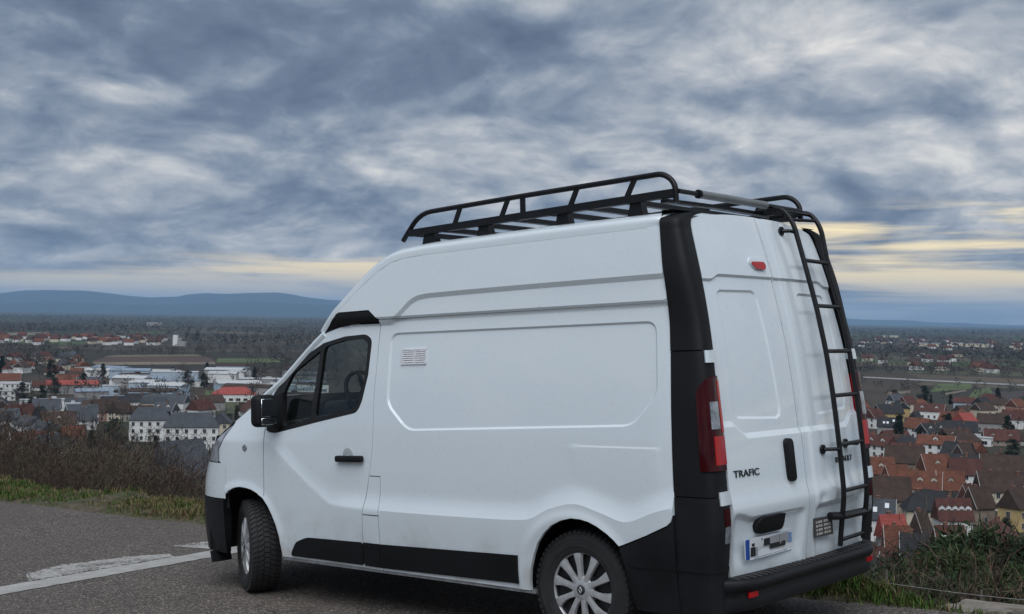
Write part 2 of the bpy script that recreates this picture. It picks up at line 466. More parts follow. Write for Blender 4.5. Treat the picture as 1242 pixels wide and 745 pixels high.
# ------------------------------------------------------------------ panels cut from those surfaces
def area2(P): return sum(P[i][0] * P[(i + 1) % len(P)][1] - P[(i + 1) % len(P)][0] * P[i][1] for i in range(len(P)))
def ccw(P):
    P = [tuple(map(float, q)) for q in P]
    return P if area2(P) > 0 else P[::-1]
def inset(P, g):
    P = ccw(P); n = len(P); out = []
    for i in range(n):
        a, b, c = np.array(P[i - 1]), np.array(P[i]), np.array(P[(i + 1) % n])
        e1 = (b - a) / (np.linalg.norm(b - a) + 1e-9); e2 = (c - b) / (np.linalg.norm(c - b) + 1e-9)
        n1 = np.array([-e1[1], e1[0]]); n2 = np.array([-e2[1], e2[0]])
        m = n1 + n2; q = m.dot(m)
        out.append(tuple(b + g * (m * 2 / q if q > .6 else m)))
    return out
def fillet(P, r, n=4):
    P = [np.array(q, float) for q in P]; out = []
    for i in range(len(P)):
        a, b, c = P[i - 1], P[i], P[(i + 1) % len(P)]
        l1 = np.linalg.norm(a - b); l2 = np.linalg.norm(c - b); u1 = (a - b) / l1; u2 = (c - b) / l2
        if u1.dot(u2) < -.97: out.append(tuple(b)); continue
        d = min(r, .45 * l1, .45 * l2); p1 = b + u1 * d; p2 = b + u2 * d
        for k in range(n + 1):
            t = k / n; out.append(tuple((1 - t) ** 2 * p1 + 2 * t * (1 - t) * b + t * t * p2))
    return out
def dens(P, st):
    out = []
    for i in range(len(P)):
        a = np.array(P[i]); b = np.array(P[(i + 1) % len(P)]); k = max(1, int(math.ceil(np.linalg.norm(b - a) / st)))
        out += [tuple(a + (b - a) * j / k) for j in range(k)]
    return out

def cut(outline, fn, step=(.03, .018), holes=(), gap=.0025, depth=.02, off=0.0, flange=True, lines=()):
    st = min(step)
    loops = [dens(inset(outline, gap), max(step) * .8)] + [dens(inset(h, -gap)[::-1], max(step) * .8) for h in holes]
    polys = [np.array(l) for l in loops]
    lo = polys[0].min(0); hi = polys[0].max(0)
    gx, gz = np.meshgrid(np.arange(lo[0] + step[0] * .5, hi[0], step[0]), np.arange(lo[1] + step[1] * .5, hi[1], step[1]))
    gx[1::2] += step[0] * .5
    gx = gx.ravel(); gz = gz.ravel()
    k = sd_poly(polys[0], gx, gz) > st * .45
    for h in polys[1:]: k &= sd_poly(h, gx, gz) < -st * .45
    pts = [tuple(q) for l in loops for q in l]; edges = []; b0 = 0
    for l in loops:
        edges += [(b0 + i, b0 + (i + 1) % len(l)) for i in range(len(l))]; b0 += len(l)
    for ln in lines:                       # creases are drawn into the mesh so that they stay crisp
        q = np.array(ln); ok = sd_poly(polys[0], q[:, 0], q[:, 1]) > st * .6
        for h in polys[1:]: ok &= sd_poly(h, q[:, 0], q[:, 1]) < -st * .6
        k0 = len(pts); mp_ = -np.ones(len(q), int); mp_[ok] = k0 + np.arange(ok.sum()); pts += [tuple(v) for v in q[ok]]
        edges += [(int(mp_[i]), int(mp_[i + 1])) for i in range(len(q) - 1) if ok[i] and ok[i + 1]]
        for i in range(len(q) - 1):
            if ok[i] and ok[i + 1]: 
                a_, b_ = q[i], q[i + 1]; m_ = (gx > min(a_[0], b_[0]) - .02) & (gx < max(a_[0], b_[0]) + .02) & (gz > min(a_[1], b_[1]) - .02) & (gz < max(a_[1], b_[1]) + .02) & k
                if m_.any():
                    e_ = b_ - a_; t_ = np.clip(((gx[m_] - a_[0]) * e_[0] + (gz[m_] - a_[1]) * e_[1]) / e_.dot(e_), 0, 1); dd = np.hypot(gx[m_] - a_[0] - t_ * e_[0], gz[m_] - a_[1] - t_ * e_[1])
                    id_ = np.nonzero(m_)[0]; k[id_[dd < st * .5]] = False
    pts += list(zip(gx[k], gz[k]))
    vs, es, fs, ov, oe, of = delaunay_2d_cdt([Vector(q) for q in pts], edges, [], 0, 1e-7)
    uv = np.array([(v.x, v.y) for v in vs]); F = np.array(fs)
    cen = uv[F].mean(1)
    keep = sd_poly(polys[0], cen[:, 0], cen[:, 1]) > 0
    for h in polys[1:]: keep &= sd_poly(h, cen[:, 0], cen[:, 1]) < 0
    F = F[keep]
    V = fn(uv[:, 0], uv[:, 1], -off)
    if flange:
        # boundary edges appear once
        E = np.concatenate([F[:, [0, 1]], F[:, [1, 2]], F[:, [2, 0]]]); key = np.sort(E, 1)
        _, inv, cnt = np.unique(key, axis=0, return_inverse=True, return_counts=True)
        B = E[cnt[inv.ravel()] == 1]
        ids = np.unique(B); mp = -np.ones(len(uv), int); mp[ids] = np.arange(len(ids))
        top = fn(uv[ids, 0], uv[ids, 1], -off + .0006); bot = fn(uv[ids, 0], uv[ids, 1], depth - off)
        base = len(V); V = np.concatenate([V, top, bot]); n = len(ids)
        a, b = mp[B[:, 0]], mp[B[:, 1]]
        F = np.concatenate([F, np.stack([base + b, base + a, base + n + a], 1), np.stack([base + b, base + n + a, base + n + b], 1)])
    return V, F

def part(name, VF, mat, parent=None, flip=False, smooth=True, mirror=False, label=None, sharp=50):
    V, F = VF
    if flip: F = F[:, ::-1]
    me = fast_mesh(name, V, F, mat, smooth)
    me.set_sharp_from_angle(angle=math.radians(sharp))
    o = obj(name, me, parent or van)
    if label: o['label'] = label
    if mirror:
        c = o.copy(); COL.objects.link(c); c.scale = (1, -1, 1)
    return o

def hline(f, x0, x1, n=90): return [(x, float(f(x))) for x in np.linspace(x0, x1, n)]
def ring(P): P = dens(P, .03); return P + [P[0]]
L_PAN = [ring([tuple(q) for q in PAN]), ring(inset([tuple(q) for q in PAN], .013))]
L_CREST = [hline(crest, -.66, 2.62, 160), hline(lambda x: 1.152, -.66, .10, 40), hline(lambda x: 1.142, -.66, .10, 40)]
L_ROOF = [hline(ribz, -.62, 1.56, 120), hline(lambda x: ribz(x) + .030, -.62, 1.60, 120), hline(lambda x: 1.944, -.62, 1.62, 80)]
L_REAR = [ring([tuple(q) for q in RPAN_L]), ring(inset([tuple(q) for q in RPAN_L], .014)), ring([tuple(q) for q in RPAN_R]), ring(inset([tuple(q) for q in RPAN_R], .014))]
_top = lambda y: 2.072 - .03 * float(sstep((abs(y) - .58) / .1)); _zr = lambda y: 1.185 + .07 * float(sstep((abs(y) - .58) / .14))
for f_ in (_top, lambda y: _top(y) + .016, _zr, lambda y: _zr(y) + .03): L_REAR += [hline(f_, -.80, .02, 50), hline(f_, .04, .80, 50)]

# ------------------------------------------------------------------ left side outlines (x, z), right side mirrored
GAPC = [(1.646, 1.913), (1.65, 1.699), (1.662, 1.385), (1.66, 1.2), (1.663, 1.1), (1.672, 1.03), (1.695, 0.906), (1.728, 0.76), (1.745, 0.66), (1.758, 0.52), (1.765, 0.3)]
APIL = [(2.209, 1.86), (2.305, 1.799), (2.405, 1.729), (2.519, 1.645), (2.644, 1.55), (2.769, 1.476), (2.965, 1.366), (3.168, 1.247), (3.3, 1.17), (3.406, 1.104)]
FARCH = [(3.285, .66), (3.208, .735), (3.14, .760), (3.072, .768), (3.0, .764), (2.94, .755), (2.87, .732), (2.81, .701), (2.755, .652), (2.712, .594), (2.67, .52), (2.64, .44), (2.619, .30)]
RARCH = [(.350, .30), (.345, .36), (.33, .43), (.30, .51), (.263, .584), (.21, .645), (.15, .693), (.08, .725), (.006, .743), (-.06, .742), (-.121, .731), (-.18, .709), (-.241, .676), (-.285, .645), (-.322, .612)]
WIN = fillet([(2.778, 1.174), (2.764, 1.429), (2.547, 1.626), (2.376, 1.721), (2.216, 1.788), (1.994, 1.826), (1.781, 1.835), (1.719, 1.799), (1.733, 1.567), (1.782, 1.386), (1.826, 1.319), (2.23, 1.25), (2.682, 1.167)], .05)
GMAIN = fillet([(2.203, 1.764), (1.994, 1.801), (1.811, 1.808), (1.751, 1.779), (1.758, 1.57), (1.807, 1.396), (1.846, 1.346), (2.25, 1.275)], .04)
GQUART = fillet([(2.243, 1.741), (2.547, 1.588), (2.632, 1.451), (2.591, 1.216), (2.301, 1.263)], .03)

door = [(1.646, 1.903)] + GAPC[1:] + FARCH[::-1][0:7] + [(2.798, 0.72), (2.801, 1.168), (2.77, 1.471)] + [q for q in APIL[::-1] if q[0] < 2.79] + [(2.057, 1.893), (1.909, 1.906)]
fend = [(2.803, 0.72), (2.806, 1.168), (2.775, 1.467)] + [q for q in APIL if q[0] > 2.9][:2] + [(3.182, 1.222), (3.28, 1.12), (3.347, 1.033), (3.342, 0.945), (3.31, 0.928), (3.262, 0.76), (3.252, 0.705)] + FARCH[1:8]
o_door = part('front_door', cut(door, side, (.022, .0105), [WIN], lines=L_CREST), PAINT, flip=True, mirror=False, sharp=24)
part('front_wing', cut(fend, side, (.028, .018)), PAINT, flip=True, mirror=True)
part('window_frame', cut(WIN, side, (.05, .03), [GMAIN, GQUART], gap=.0, depth=.03, off=.002), SEAL, o_door, flip=True)
part('window_pane', cut(GMAIN, side, (.08, .06), gap=-.006, off=-.010, flange=False), GLASS, o_door, flip=True)
part('window_pane', cut(GQUART, side, (.08, .06), gap=-.006, off=-.010, flange=False), GLASS, o_door, flip=True)
STR1 = fillet([(2.520, .315), (2.520, .34), (2.46, .42), (2.34, .460), (1.757, .473), (1.766, .317)], .03)
part('door_moulding', cut(STR1, side, (.05, .02), gap=.002, depth=.02, off=.010), PLAST, o_door, flip=True)
# a mirrored door for the far side
od2 = copy_tree(o_door, van); od2.scale = (1, -1, 1)

FLAP = [(1.703, .906), (1.590, .906), (1.592, .655), (1.750, .655)]
FILL = [(1.750, .652), (1.592, .652), (1.598, .30), (1.770, .30)]
flap_hole = [(1.695, .906), (1.590, .906), (1.592, .655), (1.598, .30), (1.765, .30), (1.758, .52), (1.746, .655)]
flapo = fillet([(1.696, .904), (1.592, .904), (1.594, .657), (1.744, .657)], .008)
fillo = [(1.745, .652), (1.594, .652), (1.600, .30), (1.763, .30), (1.756, .52)]
sidep = [(1.641, 1.926), (1.662, 1.385), (1.66, 1.2), (1.663, 1.1), (1.672, 1.03), (1.695, 0.908), (1.588, 0.908), (1.59, 0.655), (1.596, 0.3), (0.4115, 0.3), (0.38, 1.926)]
QEDGE = [(-0.618, 1.928), (-0.634, 1.7), (-0.641, 1.639), (-0.652, 1.301), (-0.662, 1.058), (-0.669, 0.908), (-0.668, 0.8), (-0.655, 0.765), (-0.63, 0.743), (-0.5, 0.683)]
quart = [(0.378, 1.926), (0.4085, 0.3)] + RARCH + QEDGE[::-1]
body = sidep[:-2] + RARCH + QEDGE[::-1]
part('side_panel', cut(body, side, (.022, .0095), gap=.0006, lines=L_PAN + L_CREST), PAINT, flip=True, mirror=True, sharp=17)
part('fuel_flap', cut(flapo, side, (.03, .02), gap=.001), PAINT, flip=True)
part('filler_panel', cut(fillo, side, (.03, .02), gap=.001), PAINT, flip=True)
part('side_moulding', cut([(1.594, .473), (.414, .502), (.424, .331), (1.60, .314)], side, (.05, .02), gap=.002, depth=.02, off=.010), PLAST, flip=True, mirror=True)
part('side_moulding', cut([(1.752, .473), (1.600, .473), (1.606, .314), (1.762, .316)], side, (.05, .02), gap=.002, depth=.02, off=.009), PLAST, flip=True)
ROOFE = [(-0.556, 2.349), (0.462, 2.339), (1.256, 2.329), (1.455, 2.319), (1.574, 2.295), (1.694, 2.24), (1.855, 2.136), (2.064, 1.982)]
WEDGE = fillet([(1.633, 1.919), (1.735, 1.989), (2.04, 1.987), (2.218, 1.856), (2.057, 1.896), (1.909, 1.909), (1.76, 1.913)], .012)
roofs = [(0.271, 1.928), (-0.619, 1.928)] + ROOFE[:1] + [(0.265, 2.341)]
roofs2 = [(1.633, 1.928), (0.268, 1.928), (0.262, 2.341), (0.462, 2.339)] + ROOFE[2:] + [(2.04, 1.992), (1.734, 1.995), (1.66, 1.943)]
part('high_roof_side', cut(roofs, side, (.03, .0075), gap=.0008, lines=L_ROOF), PAINT, flip=True, mirror=True, sharp=17)
part('high_roof_side', cut(roofs2, side, (.024, .0075), gap=.0008, lines=L_ROOF), PAINT, flip=True, mirror=True, sharp=17)
part('roof_trim', cut(WEDGE, side, (.03, .02), gap=.001, off=.006, depth=.03), PLAST, flip=True, mirror=True)
# dark liner behind the panel gaps, with the window and the wheel arches left open
liner = [(1.86, 1.898), (2.206, 1.838)] + [(a - .015, b - .02) for a, b in APIL[2:8]] + [(3.3, 1), (3.25, 0.8)] + [(a, b + .03) for a, b in FARCH[1:]] + [(2.59, 0.3), (0.38, 0.3)] + [(a * 1.07, b + .03) for a, b in RARCH] + [(-0.6, 0.76), (-0.624, 1.2), (-0.603, 1.898), (-0.53, 2.314), (1.455, 2.275), (1.856, 2.047)]
part('body_liner', cut(liner, side, (.09, .07), [inset(WIN, -.01)], gap=0, off=-.022, flange=False), INSIDE, flip=True, mirror=True)

# ------------------------------------------------------------------ roof, bonnet, windscreen
def loft(rows, closed=False):
    R_ = np.array(rows); n, m, _ = R_.shape; idx = np.arange(n * m).reshape(n, m)
    q = np.stack([idx[:-1, :-1], idx[1:, :-1], idx[1:, 1:], idx[:-1, 1:]], -1).reshape(-1, 4)
    return R_.reshape(-1, 3), q
def roof_rows():
    rows = []
    tmpl = [(-.540, 2.330, -.645, 2.422, .955), (-.535, 2.340, -.630, 2.438, .965), (-.520, 2.345, -.60, 2.450, .985), (-.46, 2.348, -.52, 2.456, 1)]
    for x in np.linspace(-.35, 1.26, 24): tmpl.append((x, np.interp(x, [-.556, .462, 1.256], [2.349, 2.339, 2.329]), x, 2.459 - .018 * max(0, x - .3), 1))
    tmpl += [(1.36, 2.325, 1.40, 2.433, 1), (1.455, 2.319, 1.515, 2.424, 1), (1.515, 2.309, 1.592, 2.408, 1), (1.574, 2.295, 1.668, 2.386, 1), (1.634, 2.270, 1.735, 2.350, 1), (1.694, 2.240, 1.80, 2.312, 1), (1.775, 2.190, 1.878, 2.254, 1), (1.855, 2.136, 1.953, 2.194, 1), (1.955, 2.064, 2.05, 2.116, 1), (2.064, 1.982, 2.162, 2.031, 1), (2.145, 1.915, 2.255, 1.964, 1), (2.220, 1.853, 2.33, 1.903, 1)]
    for (xe, ze, xc, zc, k) in tmpl:
        ye = float(Ybase(xe, ze) + relief(np.array([xe]), np.array([ze]))[0]) * k; row = []
        for t in np.concatenate([-np.linspace(1, 0, 26)[:-1], np.linspace(0, 1, 26)]):
            a = (1 - abs(t)) * math.pi / 2                      # a=0 at the edge
            y = math.cos(a) ** .5; s = math.sin(a) ** .5
            row.append((xe + (xc - xe) * s, math.copysign(ye * y, t) if t else 0.0, ze + (zc - ze) * s))
        rows.append(row)
    return rows
V, Q = loft(roof_rows()); part('roof', (V, Q), PAINT)

def front_rows(pts, bf, cf):
    rows = []
    for i, (xe, ze) in enumerate(pts):
        ye = float(Ybase(xe, ze)); b = bf(i / (len(pts) - 1)); c = cf(i / (len(pts) - 1)); row = []
        for t in np.linspace(-1, 1, 41):
            s = 1 - t * t; row.append((xe + b * s, ye * t, ze + c * s))
        rows.append(row)
    return rows
scr = [(2.218, 1.855), (2.305, 1.799), (2.405, 1.729), (2.519, 1.645), (2.644, 1.55), (2.769, 1.476), (2.895, 1.404)]
V, Q = loft(front_rows(scr, lambda t: .11 + .17 * t, lambda t: .05 - .03 * t)); part('windscreen', (V, Q), WSCREEN)
bon = [(2.898, 1.401), (2.965, 1.366), (3.168, 1.247), (3.3, 1.17), (3.406, 1.106)]
V, Q = loft(front_rows(bon, lambda t: .28 + .08 * t, lambda t: .02 + .02 * t)); part('bonnet', (V, Q), PAINT)
for s in (-1, 1):    # A-pillar covers between glass and door
    m_ = MB(); pts = [(x, s * (float(Ybase(x, z)) - .012), z - .004) for x, z in scr]; m_.tube(pts, .028, 8)
    m_.build('windscreen_pillar', PAINT, van, smooth=True)

def nose(t, z, d=0.0):
    """front end: t=-1 left side .. 1 right side"""
    t = np.asarray(t, float); z = np.asarray(z, float); a = np.abs(t); L = nose_l(z) - d
    ang = (1 - a) * math.pi / 2
    x = 3.2 + L * np.sin(ang) ** (2 / 2.4); y = (yprof(z) - d) * np.cos(ang) ** (2 / 2.4) * np.where(t < 0, 1, -1)
    return np.stack([x, y, z], -1)
def nose_patch(name, t0, t1, z0, z1, mat, off=0.0, nt=60, nz=8):
    T, Z = np.meshgrid(np.linspace(t0, t1, nt), np.linspace(z0, z1, nz)); P = nose(T, Z, -off)
    V, Q = loft(P); return part(name, (V, Q), mat)
nose_patch('front_bumper', -.962, .962, .27, .668, PLAST2, .006)
nose_patch('bumper_cover', -.975, .975, .674, .932, PAINT, .002)
nose_patch('grille', -.60, .60, .936, 1.118, PLAST, -.012)
nose_patch('nose_backing', -.975, .975, .60, 1.118, INSIDE, -.03)
hl = fillet([(3.186, 1.219), (3.3, 1.158), (3.412, 1.092), (3.6, 1), (3.68, 0.955), (3.6, 0.937), (3.35, 0.937), (3.353, 1.03), (3.285, 1.118)], .015)
part('headlight', cut(hl, side, (.03, .02), gap=.002, off=.001, depth=.03), LAMP, flip=True, mirror=True)
# front bumper end cap and air flap at the arch
m_ = MB()
m_.prism([(3.30, .668), (3.285, .655), (3.30, .45), (3.34, .27), (3.42, .27), (3.42, .668)], lambda u, v, d: (u, float(Ybase(u, v)) - d, v), -.004, .07)
m_.build('bumper_end', PLAST2, van)
m_ = MB(); m_.box((3.44, .885, .235), (.03, .16, .085), Matrix.Rotation(.3, 3, 'Y')); m_.build('air_deflector', PLAST, van)
m_ = MB(); m_.lathe([(.0, 0.0), (.008, .012), (.004, .024), (-.002, .027)], 18, 'y', (3.023, float(side(np.array([3.023]), np.array([1.052]))[0][1]) + .001, 1.052)); m_.build('side_repeater', CLEAR, van, smooth=True)

# sills and underbody
m_ = MB()
m_.box((1.47, .915, .292), (2.30, .055, .022)); m_.build('sill', STEEL, van)
c = van.children[-1].copy(); COL.objects.link(c); c.scale = (1, -1, 1)
m_ = MB(); m_.box((1.5, 0, .37), (2.15, 1.76, .12)); m_.box((1.5, 0, .33), (4.3, .9, .1)); m_.box((-.55, 0, .45), (.5, 1.6, .1)); m_.build('floor_pan', INSIDE, van)
for cx, r_, y1, y0 in ((3.06, .455, .93, .50), (0.0, .435, .945, .60)):
    for s in (1, -1):
        vs = []; n = 24
        for k in range(n + 1):
            a = math.radians(-8 + 196 * k / n); 
            for y in (y1, y0): vs.append((cx + r_ * math.cos(a), s * y, .335 + r_ * math.sin(a)))
        f = [(2 * k, 2 * k + 1, 2 * k + 3, 2 * k + 2) for k in range(n)]
        b0 = len(vs); f.append(tuple(2 * k + 1 for k in range(n + 1)))
        obj('wheel_arch_liner', mesh('wheel_arch_liner', vs, f, INSIDE), van)
# cab and cargo box interior, so that nothing shows through the gaps
m_ = MB(); m_.box((2.52, 0, 1.02), (.55, 1.62, .5), Matrix.Rotation(.12, 3, 'Y')); dash = m_.build('dashboard', INSIDE, van); bevelled(dash.data, .05, 3)
m_ = MB(); m_.box((2.50, .38, 1.30), (.26, .40, .16)); ic = m_.build('instrument_cowl', INSIDE, van); bevelled(ic.data, .05, 3)
for yy in (.42, -.05, -.48):
    m_ = MB(); m_.box((1.78, yy, .80), (.50, .46, .16)); m_.box((1.56, yy, 1.10), (.14, .46, .62), Matrix.Rotation(-.16, 3, 'Y')); so = m_.build('seat', INSIDE, van); bevelled(so.data, .05, 3)
m_ = MB(); rr = Matrix.Rotation(math.radians(-62), 3, 'Y')
ring = [np.array(rr @ Vector((.185 * math.cos(a), .185 * math.sin(a), 0))) + (2.33, .40, 1.42) for a in np.linspace(0, 2 * math.pi, 37)]
m_.tube(ring, .016, 8, caps=False)
for a in (0, 2.3, 4.0): m_.tube([ring[int(a / 6.283 * 36)], (2.35, .40, 1.41)], .016, 6)
m_.lathe([(0, 0), (.02, .05), (0, .065), (-.03, .04)], 14, 'x', (2.345, .40, 1.412)); m_.tube([(2.34, .40, 1.41), (2.55, .38, 1.30)], .035, 8)
m_.build('steering_wheel', INSIDE, van, smooth=True)
m_ = MB(); m_.box((1.46, 0, 1.25), (.02, 1.70, 1.6)); m_.box((.45, 0, 2.30), (1.9, 1.45, .02)); m_.build('bulkhead', INSIDE, van)

# ------------------------------------------------------------------ door handle, mirror, vent
def on_side(x, z, d=0.0): return side(np.array([x]), np.array([z]), d)[0]
hb = MB(); c0 = on_side(1.9, 1.022)
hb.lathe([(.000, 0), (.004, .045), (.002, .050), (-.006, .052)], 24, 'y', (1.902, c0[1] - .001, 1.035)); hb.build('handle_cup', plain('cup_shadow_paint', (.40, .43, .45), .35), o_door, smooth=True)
hb = MB(); hb.box((1.868, c0[1] + .022, 1.013), (.262, .034, .042), Matrix.Rotation(math.radians(1.5), 3, 'Y')); h_ = hb.build('door_handle', PLAST, o_door); bevelled(h_.data, .012, 3)
# mirror
root = MB(); P_ = [(2.591, 1.216), (2.632, 1.451), (2.76, 1.411), (2.773, 1.182), (2.673, 1.178)]
root.prism(P_, lambda u, v, d: tuple(on_side(u, v, d)), -.012, .01); mr = root.build('mirror_base', PLAST, o_door)
hs = MB(); hs.box((2.645, 1.085, 1.328), (.105, .185, .225)); ho = hs.build('mirror_housing', PLAST, o_door); bevelled(ho.data, .042, 4)
hs = MB(); hs.tube([(2.66, .95, 1.22), (2.655, 1.02, 1.235), (2.65, 1.07, 1.27)], [.045, .038, .035], 10); hs.build('mirror_arm', PLAST, o_door, smooth=True)
hs = MB(); hs.box((2.5895, 1.083, 1.350), (.006, .130, .125)); g1 = hs.build('mirror_glass', MIRRORG, o_door); bevelled(g1.data, .0025, 1)
hs = MB(); hs.box((2.5895, 1.083, 1.256), (.006, .130, .048)); g1 = hs.build('mirror_glass', MIRRORG, o_door); bevelled(g1.data, .0025, 1)
# aluminium ventilation grille on the side panel
vg = MB(); VX0, VX1, VZ0, VZ1 = 1.433, 1.205, 1.628, 1.728
def vp(u, v, d): return tuple(on_side(u, v, d))
for (a, b, c_, d_) in ((VX0, VX1, VZ1 - .008, VZ1), (VX0, VX1, VZ0, VZ0 + .008), (VX0, VX0 - .010, VZ0, VZ1), (VX1 + .010, VX1, VZ0, VZ1), (1.324, 1.314, VZ0, VZ1)):
    vg.prism([(a, c_), (b, c_), (b, d_), (a, d_)], vp, -.008, .004)
vgo = vg.build('vent_grille', FOIL, van)
vb = MB(); vb.prism([(VX0 - .004, VZ0 + .004), (VX1 + .004, VZ0 + .004), (VX1 + .004, VZ1 - .004), (VX0 - .004, VZ1 - .004)], vp, -.0012, .003); vb.build('vent_backing', FOIL, vgo)
for k in range(6):
    z = VZ0 + .016 + k * .0135
    for (a, b) in ((VX0 - .014, 1.326), (1.311, VX1 + .014)):
        sl = MB(); y0 = on_side(a, z)[1]; y1 = on_side(b, z)[1]
        sl.add([(a, y0 + .001, z + .008), (b, y1 + .001, z + .008), (b, y1 + .009, z), (a, y0 + .009, z), (a, y0 - .001, z), (b, y1 - .001, z)], [(0, 1, 2, 3), (3, 2, 5, 4), (0, 3, 4), (1, 5, 2), (0, 4, 5, 1)])
        sl.build('vent_slat', FOIL, vgo)

# ------------------------------------------------------------------ rear corners: black pillars, lights, bumper ends
def cpatch(name, s0, s1, z0, z1, mat, off=0.0, depth=.02, ns=14, nz=40, parent=None, edge=None, mirror=True, cap=False):
    S_, Z_ = np.meshgrid(np.linspace(s0, s1, ns), np.linspace(z0, z1, nz))
    if edge is not None: S_ = edge(S_, Z_)
    P = corner(S_, Z_, -off)
    if cap:   # rolls forward on to the roof
        k = np.clip((Z_ - 2.335) / .105, 0, 1); a_ = k * math.radians(52); B0 = corner(S_, np.minimum(Z_, 2.335), -off)
        P[..., 0] = B0[..., 0] + .035 * np.sin(a_); P[..., 1] = B0[..., 1] * np.cos(a_) ** .5; P[..., 2] = np.where(k > 0, B0[..., 2] + .114 * np.sin(a_) ** .6, Z_)
    I = corner(S_, Z_, depth)
    V, Q = loft(P); n = len(V)
    # close the four edges
    rim = [(0, slice(None)), (-1, slice(None)), (slice(None), 0), (slice(None), -1)]
    VV = [V]; FF = [Q]; b = n
    for r_ in rim:
        a = P[r_]; c_ = I[r_]; k = len(a); VV += [a, c_]
        FF.append(np.array([(b + i, b + i + 1, b + k + i + 1, b + k + i) for i in range(k - 1)])); b += 2 * k
    me = fast_mesh(name, np.concatenate(VV), np.concatenate(FF), mat, True)
    bm = bmesh.new(); bm.from_mesh(me); bmesh.ops.recalc_face_normals(bm, faces=bm.faces); bm.to_mesh(me); bm.free()
    me.shade_smooth(); me.set_sharp_from_angle(angle=math.radians(45))
    o = obj(name, me, parent or van)
    if mirror: c_ = o.copy(); COL.objects.link(c_); c_.scale = (1, -1, 1)
    return o
cpatch('corner_pillar', .0, .985, 1.668, 2.44, PLAST, off=.006, cap=True, nz=90)
cpatch('corner_panel', .0, .985, .90, 1.662, PLAST, off=.003)
cpatch('bumper_corner', .0, .985, .27, .895, PLAST2, off=.004)
def lamp_edge(S_, Z_):      # rounded upper front corner of the lamp
    k = np.clip((Z_ - 1.42) / .11, 0, 1); lo = .34 + .55 * (1 - np.sqrt(np.clip(1 - k * k, 0, 1))); t = (S_ - .34) / (.985 - .34)
    return lo + t * (.985 - lo)
cpatch('tail_light', .34, .985, 1.035, 1.53, DRED, off=.012, edge=lamp_edge, nz=40)
cpatch('brake_lens', .66, .985, 1.065, 1.215, RED, off=.0150, ns=8, nz=8)
cpatch('indicator_lens', .62, .88, 1.252, 1.395, CLEAR, off=.0155, ns=8, nz=10)
cpatch('tail_light_rim', .925, .992, 1.23, 1.505, RED, off=.0145, ns=5, nz=12)
cpatch('hinge_cover', .62, 1.0, 1.60, 1.665, PAINT, off=.013, ns=8, nz=6)
cpatch('hinge_cover', .70, 1.0, .855, .925, PAINT, off=.013, ns=8, nz=6)
cpatch('reflector_lens', .80, .975, .745, .835, DRED, off=.008, ns=5, nz=5)
cpatch('reverse_lens', .82, .975, .655, .742, CLEAR, off=.008, ns=5, nz=5)
# plastic side of the bumper, behind the rear wheel
bs = [(-.325, .605), (-.50, .677), (-.632, .736), (-.66, .758), (-.672, .80), (-.672, .27), (-.40, .27), (-.372, .40), (-.355, .50)]
part('bumper_side', cut(bs, side, (.03, .03), gap=.001, off=.006, depth=.04), PLAST2, flip=True, mirror=True)
bsl = MB(); 
bsl.prism([(-.40, .508), (-.668, .508), (-.668, .535), (-.385, .535)], lambda u, v, d: tuple(on_side(u, v, d)), -.012, .0); bsl.build('bumper_crease', PLAST2, van)
cpatch('bumper_crease', .0, .97, .508, .535, PLAST2, off=.010, nz=3)

# ------------------------------------------------------------------ rear doors
zt = lambda y: 2.452 - .055 * (abs(y) / .70) ** 3
yl = [(float(yB(z)), z) for z in np.linspace(.465, 2.36, 40)]
topL = [(y, zt(y)) for y in np.linspace(.69, .03, 14)]
doorL = [(.03, .455)] + [(.40, .458), (.79, .463)] + yl[1:] + topL
topR = [(y, zt(y)) for y in np.linspace(.026, -.69, 14)]
doorR = topR + [(-a, b) for a, b in yl[::-1]][:-1] + [(-.79, .463), (-.4, .458), (.026, .455)]
rdl = part('rear_door', cut(doorL, rear, (.018, .0095), gap=.0022, lines=L_REAR), PAINT, sharp=20, label='left rear door with number plate recess')
rdr = part('rear_door', cut(doorR, rear, (.018, .0095), gap=.0022, lines=L_REAR), PAINT, sharp=20, label='right rear door with dents, behind the ladder')
part('door_backing', cut([(-.72, .45), (.72, .45), (.72, 2.30), (-.72, 2.30)], rear, (.2, .2), gap=0, off=-.03, flange=False), INSIDE)
def on_rear(y, z, d=0.0): return rear(np.array([y]), np.array([z]), d)[0]
def rprism(name, poly, mat, out, inn=.004, parent=None, bev=0.0):
    m = MB(); m.prism(poly, lambda u, v, d: tuple(on_rear(u, v, d)), -out, inn); o = m.build(name, mat, parent or rdl)
    if bev: bevelled(o.data, bev, 2)
    return o
rprism('high_brake_light', fillet([(.245, 2.195), (.108, 2.195), (.085, 2.165), (.105, 2.125), (.215, 2.128), (.255, 2.165)], .03), PAINT, .010)
rprism('high_brake_lens', fillet([(.238, 2.172), (.105, 2.176), (.090, 2.155), (.108, 2.130), (.205, 2.130), (.24, 2.155)], .02), RED, .016)
rprism('door_handle', fillet([(.250, 1.165), (.165, 1.165), (.160, .925), (.240, .925)], .04, 6), PLAST, .022, bev=.006)
rprism('plate_lamp_housing', fillet([(.585, .715), (.545, .765), (.33, .765), (.295, .735), (.315, .672), (.55, .668)], .03, 5), PLAST, .030, .02, bev=.004)
